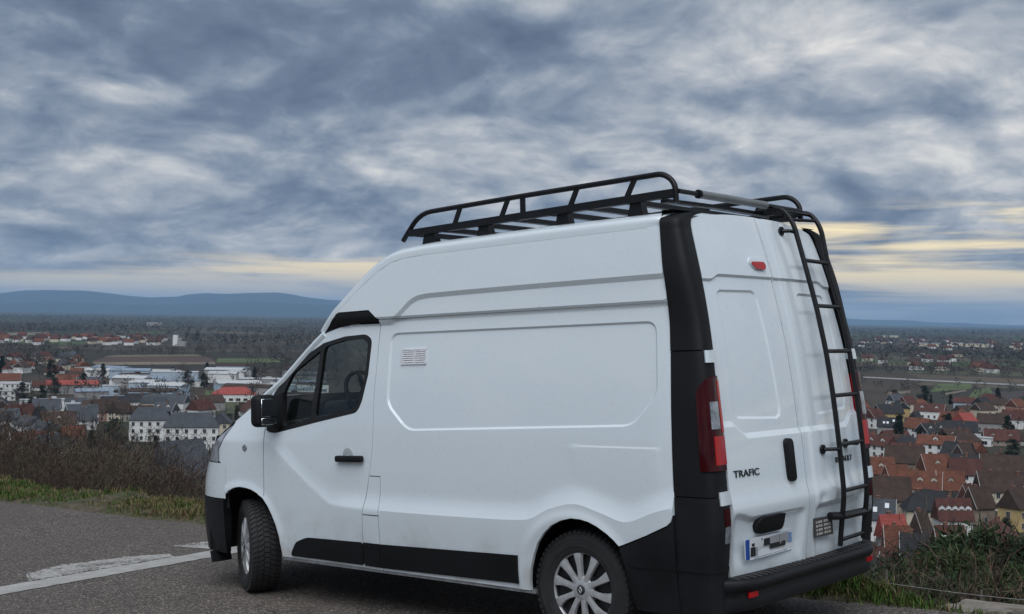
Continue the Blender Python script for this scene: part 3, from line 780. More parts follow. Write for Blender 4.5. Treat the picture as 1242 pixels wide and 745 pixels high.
# number plate with its blue bands; the characters are illegible in the photograph
pc = np.array([on_rear(.69, .60), on_rear(.185, .60)]); xo = min(on_rear(.43, .60)[0], on_rear(.69, .6)[0], on_rear(.185, .6)[0]) - .008
def pl(u, v, d): return (xo - d + .0 - .010 * (1 - ((u - .43) / .26) ** 2), u, v)
def plate_piece(name, poly, mat, d0, d1, parent):
    m = MB(); P = dens(poly, .04); m.prism(P, lambda u, v, d: pl(u, v, d), d0, d1); return m.build(name, mat, parent)
npo = plate_piece('number_plate', fillet([(.690, .655), (.175, .655), (.175, .545), (.690, .545)], .008), PLATEW, .0, .004, rdl)
plate_piece('plate_band', [(.688, .653), (.650, .653), (.650, .547), (.688, .547)], PLATEB, .003, .0048, npo)
plate_piece('plate_band', [(.218, .640), (.180, .640), (.180, .585), (.218, .585)], PALEB, .003, .0048, npo)
for (a, b, c_, d_, mt) in ((.640, .595, .560, .608, PRINT), (.628, .600, .612, .628, PRINT), (.592, .572, .562, .605, GREYP), (.505, .445, .602, .640, PRINT), (.53, .52, .635, .645, PRINT), (.440, .335, .606, .645, GREYP), (.440, .265, .578, .604, PRINT), (.330, .222, .592, .645, GREYP)):
    plate_piece('plate_mark', [(a, d_), (b, d_), (b, c_), (a, c_)], mt, .003, .0047, npo)
for k in range(14):
    a = .60 - k * .026
    plate_piece('plate_mark', [(a, .5535), (a - .018, .5535), (a - .018, .550), (a, .550)], GREYP, .003, .0045, npo)
# square sticker plate on the right-hand door (unreadable rows of pale print on dark ground)
sx = min(on_rear(y, .63)[0] for y in (-.05, -.16, -.28)) - .006
sq = MB(); sq.prism([(-.045, .690), (-.275, .682), (-.285, .574), (-.058, .578)], lambda u, v, d: (sx - d, u, v), 0, .005); sq = sq.build('sticker_plate', plain('dark_sticker', (.06, .058, .06), .4), rdr)
STK = plain('pale_print', (.42, .40, .37), .5, var=.3, scale=60)
for r_ in range(4):
    for k in range(2):
        y0 = -.068 - k * .098; z0 = .670 - r_ * .0225
        for q in range(3):
            a = y0 - q * .028 - .002 * r_; wd = .018 + .006 * ((r_ * 3 + q * 5 + k) % 3) / 2
            m_ = MB(); m_.prism([(a, z0), (a - wd, z0 - .0008), (a - wd - .001, z0 - .014), (a - .001, z0 - .013)], lambda u, v, d: (sx - d, u, v), .004, .0062); m_.build('sticker_mark', STK, sq)

def text_mesh(txt, h, mat, ext=.002, sx=1.0):
    cu = bpy.data.curves.new('txt', 'FONT'); cu.body = txt; cu.size = h; cu.extrude = ext; cu.align_x = 'LEFT'; cu.offset = .0004
    o = bpy.data.objects.new('txt', cu); COL.objects.link(o)
    dg = bpy.context.evaluated_depsgraph_get(); me = bpy.data.meshes.new_from_object(o.evaluated_get(dg))
    COL.objects.unlink(o); bpy.data.objects.remove(o); bpy.data.curves.remove(cu)
    me.materials.clear(); me.materials.append(mat); return me
def rear_text(txt, y0, y1, z0, h, parent, ital=0.0):
    me = text_mesh(txt, h, CHROME); n = len(me.vertices); co = np.empty(n * 3, np.float32); me.vertices.foreach_get('co', co); co = co.reshape(-1, 3)
    w_ = co[:, 0].max() - co[:, 0].min(); yy = y0 + (co[:, 0] - co[:, 0].min() + ital * co[:, 1]) / w_ * (y1 - y0); zz = z0 + co[:, 1]
    P = rear(yy, zz, 0.0); P[:, 0] -= .003 + co[:, 2]
    me.vertices.foreach_set('co', P.astype(np.float32).ravel()); me.update()
    bm = bmesh.new(); bm.from_mesh(me); bmesh.ops.recalc_face_normals(bm, faces=bm.faces); bm.to_mesh(me); bm.free()
    o = obj('badge_lettering', me, parent); return o
rear_text('TRAFIC', .755, .520, .988, .052, rdl)
rear_text('RENAULT', -.375, -.625, .985, .046, rdr)

# ------------------------------------------------------------------ rear bumper with tread step
def bump_x(y): return -.945 + .15 * max(0.0, (abs(y) - .60) / .33) ** 2.6
prof = [(.10, .470), (.02, .468), (-.045, .455), (-.055, .447), (-.058, .425), (-.050, .405), (-.032, .395), (-.030, .355), (-.036, .335), (-.022, .295), (.06, .270), (.12, .275)]
rows = []
for y in np.concatenate([np.linspace(-.93, -.62, 14), np.linspace(-.55, .55, 14), np.linspace(.62, .93, 14)]):
    k = 1 - .9 * max(0, (abs(y) - .66) / .27) ** 2.5
    rows.append([(bump_x(y) + a * (1 if a > 0 else k), y, z) for a, z in prof])
V, Q = loft(rows); rb = part('rear_bumper', (V, Q), PLAST2)
for s in (-1, 1):
    m_ = MB(); m_.add([rows[0 if s < 0 else -1][i] for i in range(len(prof))], [tuple(range(len(prof)))]); m_.build('bumper_end', PLAST2, rb)
for k in range(30):
    y = -.80 + k * 1.6 / 29; m_ = MB(); x0 = bump_x(y)
    m_.add([(x0 + .012, y - .006, .4685), (x0 + .012, y + .006, .4685), (x0 - .038, y + .006 - .02, .459), (x0 - .038, y - .006 - .02, .459), (x0 + .012, y, .475), (x0 - .038, y - .02, .4645)], [(0, 4, 5, 3), (4, 1, 2, 5), (0, 1, 4), (3, 5, 2)])
    m_.build('tread_rib', PLAST2, rb)
for s in (-1, 1):
    m_ = MB(); y = .70 * s; x0 = bump_x(y); m_.box((x0 - .032, y, .376), (.012, .085, .028)); m_.build('bumper_reflector', RED, rb)

# ------------------------------------------------------------------ wheels
tyre_prof = [(-.098, .208), (-.105, .225), (-.110, .262), (-.107, .300), (-.096, .322), (-.080, .3265), (0, .329), (.080, .3265), (.096, .322), (.107, .300), (.110, .262), (.105, .225), (.098, .208), (.070, .200), (-.070, .200)]
m_ = MB(); m_.lathe(tyre_prof, 72, 'y', closed=True)
for rr_ in (.245, .285): m_.lathe([(.1085, rr_ - .004), (.1105, rr_), (.1085, rr_ + .004)], 72, 'y')
TYRE = m_.mesh('tyre', RUBBER, True, 50)
m_ = MB(); NP = 58
for k in range(NP):
    a0 = 2 * math.pi * k / NP
    for j, (y0, y1) in enumerate(((-.104, -.068), (-.062, -.025), (-.019, .019), (.025, .062), (.068, .104))):
        def tp(y, da, r_):
            a = a0 + da + .16 * abs(y) / .1
            rr_ = r_ - .010 * (abs(y) / .104) ** 4
            return (rr_ * math.cos(a), y, rr_ * math.sin(a))
        w_ = .078 if j != 2 else .085; sh = (.03 if j % 2 else 0.0)
        vs = [tp(y, da + sh, r_) for r_ in (.322, .3385) for (y, da) in ((y0, 0), (y1, 0), (y1, w_), (y0, w_))]
        m_.add(vs, [(4, 5, 6, 7), (0, 1, 5, 4), (1, 2, 6, 5), (2, 3, 7, 6), (3, 0, 4, 7)])
TREAD = m_.mesh('tread', RUBBER)
def hubcap():
    m = MB(); NS = 10
    m.lathe([(.082, .222), (.092, .218), (.095, .209), (.090, .203), (.078, .200)], 80, 'y')
    m.lathe([(.104, .0), (.105, .030), (.099, .062), (.090, .075), (.078, .078)], 40, 'y')
    for k in range(NS):
        a = 2 * math.pi * (k + .5) / NS; ca, sa = math.cos(a), math.sin(a); vs = []
        st = [(.055, .020, .100), (.082, .0185, .100), (.10, .0165, .101), (.135, .019, .101), (.17, .0245, .099), (.207, .034, .092)]
        for (r_, hw, h) in st:
            sk = .006 * math.sin((r_ - .06) / .147 * math.pi)      # slight sweep
            for (t, dz) in ((-hw, -.018), (-hw * .8, .0), (0, .0025), (hw * .8, .0), (hw, -.018)):
                u, v = r_, t + sk; vs.append((u * ca - v * sa, h + dz, u * sa + v * ca))
        fs = [(i * 5 + j, i * 5 + j + 1, (i + 1) * 5 + j + 1, (i + 1) * 5 + j) for i in range(len(st) - 1) for j in range(4)]
        m.add(vs, fs)
    return m.mesh('hubcap', SILVER, True, 40)
HUB = hubcap()
m_ = MB(); m_.lathe([(.060, .0), (.060, .195), (.075, .203), (.085, .205)], 60, 'y'); m_.lathe([(-.07, .0), (-.07, .2)], 40, 'y'); 
for k in range(5):
    a = 2 * math.pi * k / 5; m_.lathe([(.085, 0), (.085, .016), (.06, .018)], 8, 'y', (.085 * math.cos(a), 0, .085 * math.sin(a)))
RIM = m_.mesh('rim', plain('black_steel_rim', (.012, .012, .013), .5), True, 40)
m_ = MB(); m_.lathe([(.112, .0), (.112, .020), (.108, .027), (.100, .029)], 32, 'y'); CAPM = m_.mesh('hub_badge', plain('hub_badge_black', (.03, .031, .034), .35), True, 40)
m_ = MB()
dm = [(0, .0215), (.0145, 0), (0, -.0215), (-.0145, 0)]; di = [(a * .5, b * .5) for a, b in dm]
vs = [(a, .1125, b) for a, b in dm] + [(a, .1145, b) for a, b in [(q[0] * .78, q[1] * .78) for q in dm]] + [(a, .1125, b) for a, b in di]
m_.add(vs, [(i, (i + 1) % 4, 4 + (i + 1) % 4, 4 + i) for i in range(4)] + [(4 + i, 4 + (i + 1) % 4, 8 + (i + 1) % 4, 8 + i) for i in range(4)])
DIAM = m_.mesh('badge_diamond', SILVER)
def wheel(x, y, steer, spin, right=False):
    o = obj('wheel', TYRE, van); o.location = (x, y, .334)
    o.rotation_euler = (0, 0, steer + (math.pi if right else 0))
    for nm, me in (('tread', TREAD), ('rim', RIM), ('hubcap', HUB), ('hub_badge', CAPM), ('badge_diamond', DIAM)):
        c = obj(nm, me, o); c.rotation_euler = (0, spin if nm != 'badge_diamond' else 0, 0)
    o.children[0]['kind'] = 'stuff'
wheel(0, .822, 0, .16); wheel(0, -.822, 0, .5, True)
wheel(3.075, .815, math.radians(-27), .3); wheel(3.098, -.815, math.radians(-25), .9, True)
m_ = MB(); m_.tube([(0, -.8, .33), (0, .8, .33)], .05, 10); m_.tube([(3.09, -.75, .33), (3.09, .75, .33)], .045, 10); m_.build('axle', INSIDE, van)

# ------------------------------------------------------------------ roof rack
def arc_pts(pts, r, n=5):
    pts = [np.array(q, float) for q in pts]; out = [pts[0]]
    for i in range(1, len(pts) - 1):
        a, b, c = pts[i - 1], pts[i], pts[i + 1]; l1 = np.linalg.norm(a - b); l2 = np.linalg.norm(c - b); d = min(r, .48 * l1, .48 * l2)
        p1 = b + (a - b) / l1 * d; p2 = b + (c - b) / l2 * d
        for k in range(n + 1): t = k / n; out.append((1 - t) ** 2 * p1 + 2 * t * (1 - t) * b + t * t * p2)
    return out + [pts[-1]]
RY = .725
def rack_rail(s):
    m = MB(); m.tube(arc_pts([(1.59, RY * s, 2.455), (1.43, RY * s, 2.625), (.54, RY * s, 2.645), (-.50, RY * s, 2.660), (-.575, RY * s, 2.60), (-.578, RY * s, 2.488)], .11), .0165, 10); return m
rack = rack_rail(1).build('roof_rack', RACKM, van, smooth=True, angle=40); rack['label'] = 'black tubular roof rack'
rack_rail(-1).build('top_rail', RACKM, rack, smooth=True, angle=40)
for s in (1, -1):
    m_ = MB(); m_.add([(1.52, RY * s - .02, 2.478), (1.52, RY * s + .02, 2.478), (1.52, RY * s - .02, 2.522), (1.52, RY * s + .02, 2.522), (-.575, RY * s - .02, 2.520), (-.575, RY * s + .02, 2.520), (-.575, RY * s - .02, 2.566), (-.575, RY * s + .02, 2.566)],
           [(0, 1, 3, 2), (4, 6, 7, 5), (0, 4, 5, 1), (2, 3, 7, 6), (0, 2, 6, 4), (1, 5, 7, 3)]); m_.build('side_beam', RACKM, rack)
def bz(x): return np.interp(x, [-.575, 1.52], [2.545, 2.50])
for s in (1, -1):
    for x, dx in ((1.085, .05), (.683, .05), (.138, .05), (-.273, .05), (.535, 0.0)):
        m_ = MB(); zb = bz(x) + .01; ztop = 2.640 + .012 * (x < .5)
        m_.add([(x + dx * .6 + a, RY * s + b, zb) for a, b in ((-.018, -.006), (.018, -.006), (.018, .006), (-.018, .006))] + [(x - dx * .6 + a, RY * s + b, ztop) for a, b in ((-.018, -.006), (.018, -.006), (.018, .006), (-.018, .006))],
               [(0, 1, 5, 4), (1, 2, 6, 5), (2, 3, 7, 6), (3, 0, 4, 7)]); m_.build('stanchion', RACKM, rack)
    for x in (1.355, .871, .234, -.298):
        m_ = MB(); zb = bz(x); 
        m_.prism([(x + .062, 2.415), (x + .052, 2.452), (x + .030, zb), (x - .030, zb), (x - .052, 2.452), (x - .062, 2.415)], lambda u, v, d: (u, s * (RY - .03 - d), v), -.025, .03)
        m_.build('rack_foot', RACKM, rack)
def crossbar(x, z, w=.042, h=.022, y0=-RY, y1=RY, name='crossbar', mat=RACKM, crown=0.0):
    m = MB(); n = 9; vs = []
    for i in range(n):
        y = y0 + (y1 - y0) * i / (n - 1); zz = z + crown * (1 - (y / RY) ** 2)
        for a, b in ((-w / 2, -h / 2), (w / 2, -h / 2), (w / 2, h / 2), (-w / 2, h / 2)): vs.append((x + a, y, zz + b))
    fs = [(i * 4 + j, i * 4 + (j + 1) % 4, (i + 1) * 4 + (j + 1) % 4, (i + 1) * 4 + j) for i in range(n - 1) for j in range(4)] + [(0, 1, 2, 3), (n * 4 - 4, n * 4 - 3, n * 4 - 2, n * 4 - 1)]
    m.add(vs, fs); return m.build(name, mat, rack)
for x in (1.46, 1.20, .90, .60, .30, .02, -.26): crossbar(x, bz(x) - .012, h=.03)
crossbar(-.50, 2.505, h=.020, w=.05, crown=.010)
m_ = MB(); m_.tube([(-.590, .72, 2.553), (-.592, .50, 2.553)], .014, 10); m_.tube([(-.592, .522, 2.553), (-.592, .505, 2.553)], .026, 14); m_.build('roller_bracket', RACKM, rack, smooth=True)
m_ = MB(); m_.tube([(-.594, .512, 2.553), (-.594, -.245, 2.553)], .0235, 18); m_.build('loading_roller', GREYT, rack, smooth=True, angle=40)
m_ = MB(); m_.tube([(-.594, -.24, 2.553), (-.594, -.70, 2.553)], .014, 10); m_.box((-.58, -.36, 2.515), (.07, .10, .035)); m_.box((-.56, -.52, 2.50), (.10, .16, .04)); m_.build('roller_bracket', RACKM, rack, smooth=True)

# ------------------------------------------------------------------ ladder
def lad(y, z, o=.07): return (float(Xbase(y, z)) - o, y, z)
def lrail(y):
    zs = [2.20, 1.92, 1.65, 1.40, 1.10, .80, .62, .50]
    return arc_pts([(-.50, y, 2.530), (-.66, y, 2.540), (-.735, y, 2.44)] + [lad(y, z, .075 if z > .7 else .06) for z in zs], .07)
lm = MB()
for y in (-.325, -.685): lm.tube(lrail(y), .0155, 10)
ladder = lm.build('ladder', RACKM, van, smooth=True, angle=50); ladder['label'] = 'black tubular rear ladder'
for z in (2.205, 1.925, 1.65, 1.385, 1.095, .825, .535):
    m_ = MB(); o_ = .075 if z > .7 else .06; m_.tube([lad(-.325, z, o_), lad(-.685, z, o_)], .0125, 10); m_.build('rung', RACKM, ladder, smooth=True)
m_ = MB(); a = np.array(lad(-.22, .685, .03)); b = np.array(lad(-.72, .665, .055)); m_.tube([a, np.array(lad(-.34, .675, .055)), b], .024, 8); m_.build('ladder_bracket', RACKM, ladder, smooth=True)
for (y, z) in ((-.20, 1.075), (-.53, 1.09), (-.255, 2.385)):
    m_ = MB(); yy = -.325 if y > -.4 else -.60
    base = np.array(on_rear(y, z)) + np.array([-.004, 0, 0]); m_.tube([base, base + np.array([-.012, 0, 0])], .028, 14)
    m_.tube([base + np.array([-.012, 0, 0]), base + np.array([-.05, (yy - y) * .3, 0]), np.array(lad(yy, z - .005, .075))], .011, 8); m_.build('standoff', RACKM, ladder, smooth=True)
m_ = MB(); m_.tube([(-.66, -.325, 2.52), (-.66, -.685, 2.52)], .011, 8); m_.tube([(-.60, -.325, 2.47), (-.70, -.325, 2.46), (-.735, -.6, 2.47)], .010, 8); m_.build('ladder_brace', RACKM, ladder, smooth=True)
# ================================================================== GROUND, PLAIN, MOUNTAINS
PN = M3[:, 2]                                   # car park normal in the world
def plane_z(x, y): return -(PN[0] * np.clip(x, -60, 55) + PN[1] * np.clip(y, -60, 60)) / PN[2]
EDGE_Y = -1.27                                  # edge of the asphalt, van frame (= world y within a centimetre)
PLAIN = -55.0
def ground(x, y):
    x = np.asarray(x, float); y = np.asarray(y, float)
    off = .85 - .75 * sstep((1.8 - x) / 2.6)
    v = np.clip(EDGE_Y - off - y, 0, None)
    drop = 55.0 * (1 - np.exp(-v / 88.0))
    z = plane_z(x, np.maximum(y, EDGE_Y - off)) * np.exp(-v / 60.0) - drop
    bump = .5 * np.sin(x * .11 + .6) * np.sin(y * .083) * np.clip(v / 20, 0, 1) * np.exp(-v / 160)
    far = np.clip((v - 600) / 2000, 0, 1) * (1.6 * np.sin(x * .0017 + 1.1) * np.cos(y * .0013) + .9 * np.sin(x * .0041) * np.sin(y * .0037 + 2))
    hill = np.clip((y - 16) / 60, 0, 1) ** 2 * 3.0       # the hill goes on rising gently behind the camera
    return z + bump + far + hill - .03
def hit(px, py):
    """where the line of sight through a picture point meets the ground"""
    d = ray(px, py); lo, hi = 8.0, 60000.0
    f = lambda t: (CAM + d * t)[2] - float(ground(*(CAM + d * t)[:2]))
    t = 8.0
    while t < hi and f(t) > 0: t *= 1.02
    a, b = t / 1.02, t
    for _ in range(40):
        m = .5 * (a + b)
        if f(m) > 0: a = m
        else: b = m
    return CAM + d * b, b
def at_dist(px, dist, py=400):
    """ground point below the picture column px, at a horizontal distance from the camera"""
    d = ray(px, py); h = d[:2] / np.linalg.norm(d[:2]); p = CAM[:2] + h * dist
    return np.array([p[0], p[1], float(ground(p[0], p[1]))])
def z_at(px, py, dist):
    d = ray(px, py); return CAM[2] + d[2] / np.linalg.norm(d[:2]) * dist
def pxm(dist): return FPX / dist                # picture pixels per metre

def terrain_material():
    m, w, b = mat_new('plain_ground')
    g = w.new('ShaderNodeNewGeometry'); P = g.outputs['Position']
    sc = w.new('ShaderNodeVectorMath', operation='MULTIPLY'); w.set(sc.inputs[0], P); sc.inputs[1].default_value = (.0035, .0052, 0)
    rot = w.new('ShaderNodeVectorRotate', rotation_type='Z_AXIS'); w.set(rot.inputs['Vector'], sc.outputs[0]); rot.inputs['Angle'].default_value = .5
    warp = w.new('ShaderNodeTexNoise'); w.set(warp.inputs['Vector'], rot.outputs[0]); warp.inputs['Scale'].default_value = .7
    vec = w.vmath('ADD', rot.outputs[0], w.vmath('SCALE', warp.outputs['Color'], scale=.5)).outputs[0]
    vo = w.new('ShaderNodeTexVoronoi', feature='F1'); w.set(vo.inputs['Vector'], vec); vo.inputs['Scale'].default_value = 1.0
    sep = w.new('ShaderNodeSeparateColor'); w.set(sep.inputs[0], vo.outputs['Color'])
    field = w.ramp(sep.outputs[0], [(0, (0.095, 0.076, 0.061)), (.22, (0.095, 0.076, 0.061)), (.23, (0.072, 0.087, 0.053)), (.45, (0.072, 0.087, 0.053)), (.46, (0.057, 0.057, 0.046)), (.72, (0.057, 0.057, 0.046)), (.73, (0.162, 0.133, 0.099)), (.86, (0.162, 0.133, 0.099)), (.87, (0.104, 0.142, 0.065)), (1, (0.104, 0.142, 0.065))], 'CONSTANT')
    n1 = w.noise(P, .012, 6, .65); n2 = w.noise(P, .16, 5, .7)
    wood = w.smooth(w.noise(P, .0011, 5, .6), .46, .58)
    col = w.mix(w.math('MULTIPLY', wood, .8), field, (.052, .047, .041))
    col = w.mix(w.smooth(n1, .3, .7, .0, .55), col, (.046, .043, .036))
    near = w.mix(n2, (.040, .034, .022), (.075, .070, .038))
    cd = w.new('ShaderNodeSeparateXYZ'); w.set(cd.inputs[0], P)
    col = w.mix(w.smooth(cd.outputs[2], -45, -30), col, near)
    col = w.mix(w.smooth(n2, .2, .8, .35, .0), col, (.02, .018, .014))
    w.set(b.inputs['Base Color'], col); b.inputs['Roughness'].default_value = .95; b.inputs['Specular IOR Level'].default_value = .1
    return m

def build_terrain():
    yaw = math.atan2(CF[1], CF[0])
    ang = np.concatenate([np.linspace(-math.pi, -.62, 60), np.linspace(-.60, .60, 260), np.linspace(.62, math.pi, 60)[:-1]])
    rad = np.concatenate([[.4, 1.5, 3, 4.5], np.geomspace(6, 36500, 190)])
    A, R_ = np.meshgrid(yaw + ang, rad)
    X = CAM[0] + R_ * np.cos(A); Yy = CAM[1] + R_ * np.sin(A); Z = ground(X, Yy)
    n, m_ = X.shape; V = np.stack([X, Yy, Z], -1).reshape(-1, 3); idx = np.arange(n * m_).reshape(n, m_)
    nx = np.roll(idx, -1, 1)
    Q = np.stack([idx[:-1], idx[1:], nx[1:], nx[:-1]], -1).reshape(-1, 4)
    o = obj('ground', fast_mesh('ground', V, Q[:, ::-1], terrain_material(), True)); tag(o, kind='structure')
build_terrain()

# ------------------------------------------------------------------ mountains beyond the plain
def mountain(name, prof, dist, depth, mat, seed, base=PLAIN - 20):
    r_ = np.random.default_rng(seed); px = np.array([q[0] for q in prof], float); py = np.array([q[1] for q in prof], float)
    xs = np.linspace(px[0], px[-1], 260); ys = np.interp(xs, px, py)
    def fbm(n):
        t = np.linspace(0, 1, n); v = np.zeros(n)
        for k in range(6): f = 6 * 2 ** k; v += np.interp(t * f, np.arange(f + 2), r_.normal(size=f + 2)) / 2 ** k
        return v
    rows = []
    for j, (fd, fh) in enumerate(((0, 0.0), (.15, .22), (.35, .50), (.6, .78), (.85, .94), (1.0, 1.0), (1.3, .75), (1.8, 0.0))):
        nz = fbm(260); row = []
        for i, (x, y) in enumerate(zip(xs, ys)):
            dd = dist + depth * fd; d = ray(x, y); h = d[:2] / np.linalg.norm(d[:2])
            p = CAM[:2] + h * (dd + (0 if fh == 1.0 else depth * .05 * nz[i])); top = z_at(x, y, dist + depth)
            z = base + (top - base) * fh + (nz[i] * 22 * (1 if fh < 1 else .7) if 0 < fh else 0)
            row.append((p[0], p[1], z))
        rows.append(row)
    V, Q = loft(rows); o = obj(name, fast_mesh(name, V, Q, mat, True)); tag(o, kind='structure'); return o
MOUNT = plain('mountain_forest', (.020, .024, .022), .95, var=.5, scale=.0012)
mountain('mountains', [(-500, 366), (-380, 360), (-250, 352), (-120, 357), (-60, 360), (0, 356), (30, 352), (60, 351), (100, 351), (130, 354), (155, 357.5), (180, 359.5), (215, 359), (228, 356), (250, 354.5), (275, 355.5), (300, 354.5), (335, 354), (352, 356), (372, 360), (400, 363), (430, 364), (520, 365), (620, 367), (760, 371), (900, 377), (1000, 383)], 26000, 4200, MOUNT, 5)
mountain('foothills', [(-500, 372), (-250, 368), (-120, 369.5), (0, 368), (70, 366.5), (140, 369), (190, 370.5), (250, 367.5), (310, 366), (360, 368.5), (420, 371.5), (560, 373), (760, 376), (900, 380)], 21500, 2600, MOUNT, 15)
mountain('far_mountains', [(560, 378), (700, 378), (860, 380), (980, 384.5), (1050, 387.5), (1095, 388.5), (1130, 391), (1180, 393.5), (1290, 396)], 33500, 1200, MOUNT, 9)

# ------------------------------------------------------------------ asphalt car park
def asphalt_nodes(w, P):
    vo = w.new('ShaderNodeTexVoronoi', feature='F1'); w.set(vo.inputs['Vector'], P); vo.inputs['Scale'].default_value = 62
    sp = w.new('ShaderNodeSeparateColor'); w.set(sp.inputs[0], vo.outputs['Color'])
    stone = w.ramp(sp.outputs[0], [(0, (.058, .050, .044)), (.35, (.120, .103, .090)), (.7, (.185, .159, .139)), (.9, (.275, .238, .21)), (1, (.40, .35, .31))])
    big = w.noise(P, .55, 5, .6); md = w.noise(P, 3.2, 5, .65)
    col = w.mix(w.smooth(vo.outputs['Distance'], .30, .75), stone, (.060, .051, .045))
    col = w.mix(w.smooth(md, .35, .8, .0, .40), col, (.150, .128, .112))
    col = w.mix(w.smooth(big, .42, .70, .0, .45), col, (.090, .077, .067))
    return col, vo
def asphalt_material():
    m, w, b = mat_new('worn_asphalt'); g = w.new('ShaderNodeNewGeometry'); P = g.outputs['Position']
    col, vo = asphalt_nodes(w, P)
    crk = w.new('ShaderNodeTexVoronoi', feature='DISTANCE_TO_EDGE')
    wp = w.new('ShaderNodeTexNoise'); w.set(wp.inputs['Vector'], P); wp.inputs['Scale'].default_value = 2.0
    w.set(crk.inputs['Vector'], w.vmath('ADD', P, w.vmath('SCALE', wp.outputs['Color'], scale=.6))); crk.inputs['Scale'].default_value = .33
    cm = w.math('MULTIPLY', w.smooth(crk.outputs['Distance'], .006, .0), w.smooth(w.noise(P, .5, 2), .48, .6))
    col = w.mix(w.math('MULTIPLY', cm, .7), col, (.02, .019, .018))
    w.set(b.inputs['Base Color'], col); b.inputs['Roughness'].default_value = .9; b.inputs['Specular IOR Level'].default_value = .25
    bp = w.new('ShaderNodeBump'); bp.inputs['Strength'].default_value = .8; bp.inputs['Distance'].default_value = .006
    w.set(bp.inputs['Height'], w.math('SUBTRACT', 1.0, vo.outputs['Distance'])); w.set(b.inputs['Normal'], bp.outputs[0])
    return m
def line_material(cov):
    m, w, b = mat_new('worn_road_paint'); g = w.new('ShaderNodeNewGeometry'); P = g.outputs['Position']
    col, vo = asphalt_nodes(w, P)
    n = w.noise(P, 30, 6, .75); n2 = w.noise(P, 4.0, 4, .6)
    wear = w.smooth(w.math('ADD', w.math('MULTIPLY', n, .65), w.math('MULTIPLY', n2, .35)), cov, cov + .10)
    pc = w.ramp(w.noise(P, 9, 5, .6), [(.3, (.30, .288, .27)), (.7, (.42, .405, .385))])
    w.set(b.inputs['Base Color'], w.mix(wear, pc, col)); b.inputs['Roughness'].default_value = .8
    bp = w.new('ShaderNodeBump'); bp.inputs['Strength'].default_value = .6; bp.inputs['Distance'].default_value = .004
    w.set(bp.inputs['Height'], w.math('SUBTRACT', 1.0, vo.outputs['Distance'])); w.set(b.inputs['Normal'], bp.outputs[0])
    return m
def build_carpark():
    xs = np.concatenate([[-45, -30], np.arange(-14, 24, .11), [30, 40, 52]])
    r_ = np.random.default_rng(3); e = r_.normal(size=len(xs)); e = np.convolve(e, np.ones(5) / 5, 'same') * .10 + .06 * np.sin(xs * .9) + .10 * np.sin(xs * .31 + 1)
    vs = []; fs = []
    for i, x in enumerate(xs):
        ey = EDGE_Y + e[i] * (1 if -10 < x < 20 else 0)
        for y, dz in ((ey - .02, -.035), (ey, -.006), (ey + .10, 0), (3, 0), (15, 0)): vs.append(W((x, y, dz)))
    for i in range(len(xs) - 1):
        for j in range(4): a = i * 5 + j; fs.append((a, a + 5, a + 6, a + 1))
    o = obj('car_park', mesh('car_park', vs, fs, asphalt_material())); tag(o, kind='structure')
build_carpark()
def strip_mesh(pts_a, pts_b, z, name, mat, jag=.012, seed=1):
    """painted strip between two polylines in the van frame, edges slightly ragged"""
    r_ = np.random.default_rng(seed); vs = []; n = 70
    def samp(P, t):
        P = np.array(P, float); s = np.concatenate([[0], np.cumsum(np.linalg.norm(np.diff(P, axis=0), axis=1))]); s /= s[-1]
        return np.array([np.interp(t, s, P[:, 0]), np.interp(t, s, P[:, 1])])
    for i in range(n + 1):
        t = i / n; a = samp(pts_a, t) + (r_.normal() * jag, 0); b = samp(pts_b, t) + (r_.normal() * jag, 0)
        vs += [W((a[0], a[1], z)), W((b[0], b[1], z))]
    fs = [(2 * i, 2 * i + 2, 2 * i + 3, 2 * i + 1) for i in range(n)]
    o = obj(name, mesh(name, vs, fs, mat)); tag(o, kind='structure'); return o
LP1, LP2 = line_material(.56), line_material(.47)
strip_mesh([(4.40, 4.2), (4.555, 2.04), (4.71, .06), (4.80, -1.0)], [(4.73, 4.2), (4.885, 1.95), (5.04, -.17), (5.12, -1.15)], .004, 'road_marking', LP1, .007, 1)
strip_mesh([(4.925, 1.62), (4.975, .95), (5.02, .25)], [(5.30, 1.46), (5.46, 1.05), (5.40, .50), (5.22, .16)], .004, 'road_marking', LP2, .022, 2)
strip_mesh([(5.06, -.22), (5.12, -1.05)], [(5.62, -.12), (5.58, -.40), (5.52, -1.05)], .004, 'road_marking', LP2, .022, 3)

# ------------------------------------------------------------------ grass verge
def verge_h(x, y):
    v = np.clip(EDGE_Y + .06 - y, 0, None)
    return np.minimum(v * .35, .07) + .035 * np.sin(x * 2.1 + 3 * y) * np.clip(v * 2, 0, 1) + .025 * np.sin(x * 5.3 + 1) * np.clip(v * 2, 0, 1) - np.clip(v - (1.05 - .72 * sstep((2.5 - x) / 3.0) - .28 * sstep((-.3 - x) / .9)), 0, None) * (.62 + .7 * sstep((.8 - x) / 2.0)) - .012
def soil_material():
    m, w, b = mat_new('verge_soil'); g = w.new('ShaderNodeNewGeometry'); P = g.outputs['Position']
    n = w.noise(P, 14, 6, .7); n2 = w.noise(P, 2.2, 4, .6)
    c = w.ramp(n, [(.3, (.040, .030, .020)), (.5, (.085, .065, .042)), (.7, (.16, .13, .085))])
    c = w.mix(w.smooth(n2, .4, .62, 0, .75), c, (.045, .060, .020))
    w.set(b.inputs['Base Color'], c); b.inputs['Roughness'].default_value = .95
    bp = w.new('ShaderNodeBump'); bp.inputs['Distance'].default_value = .02; w.set(bp.inputs['Height'], n); w.set(b.inputs['Normal'], bp.outputs[0])
    return m
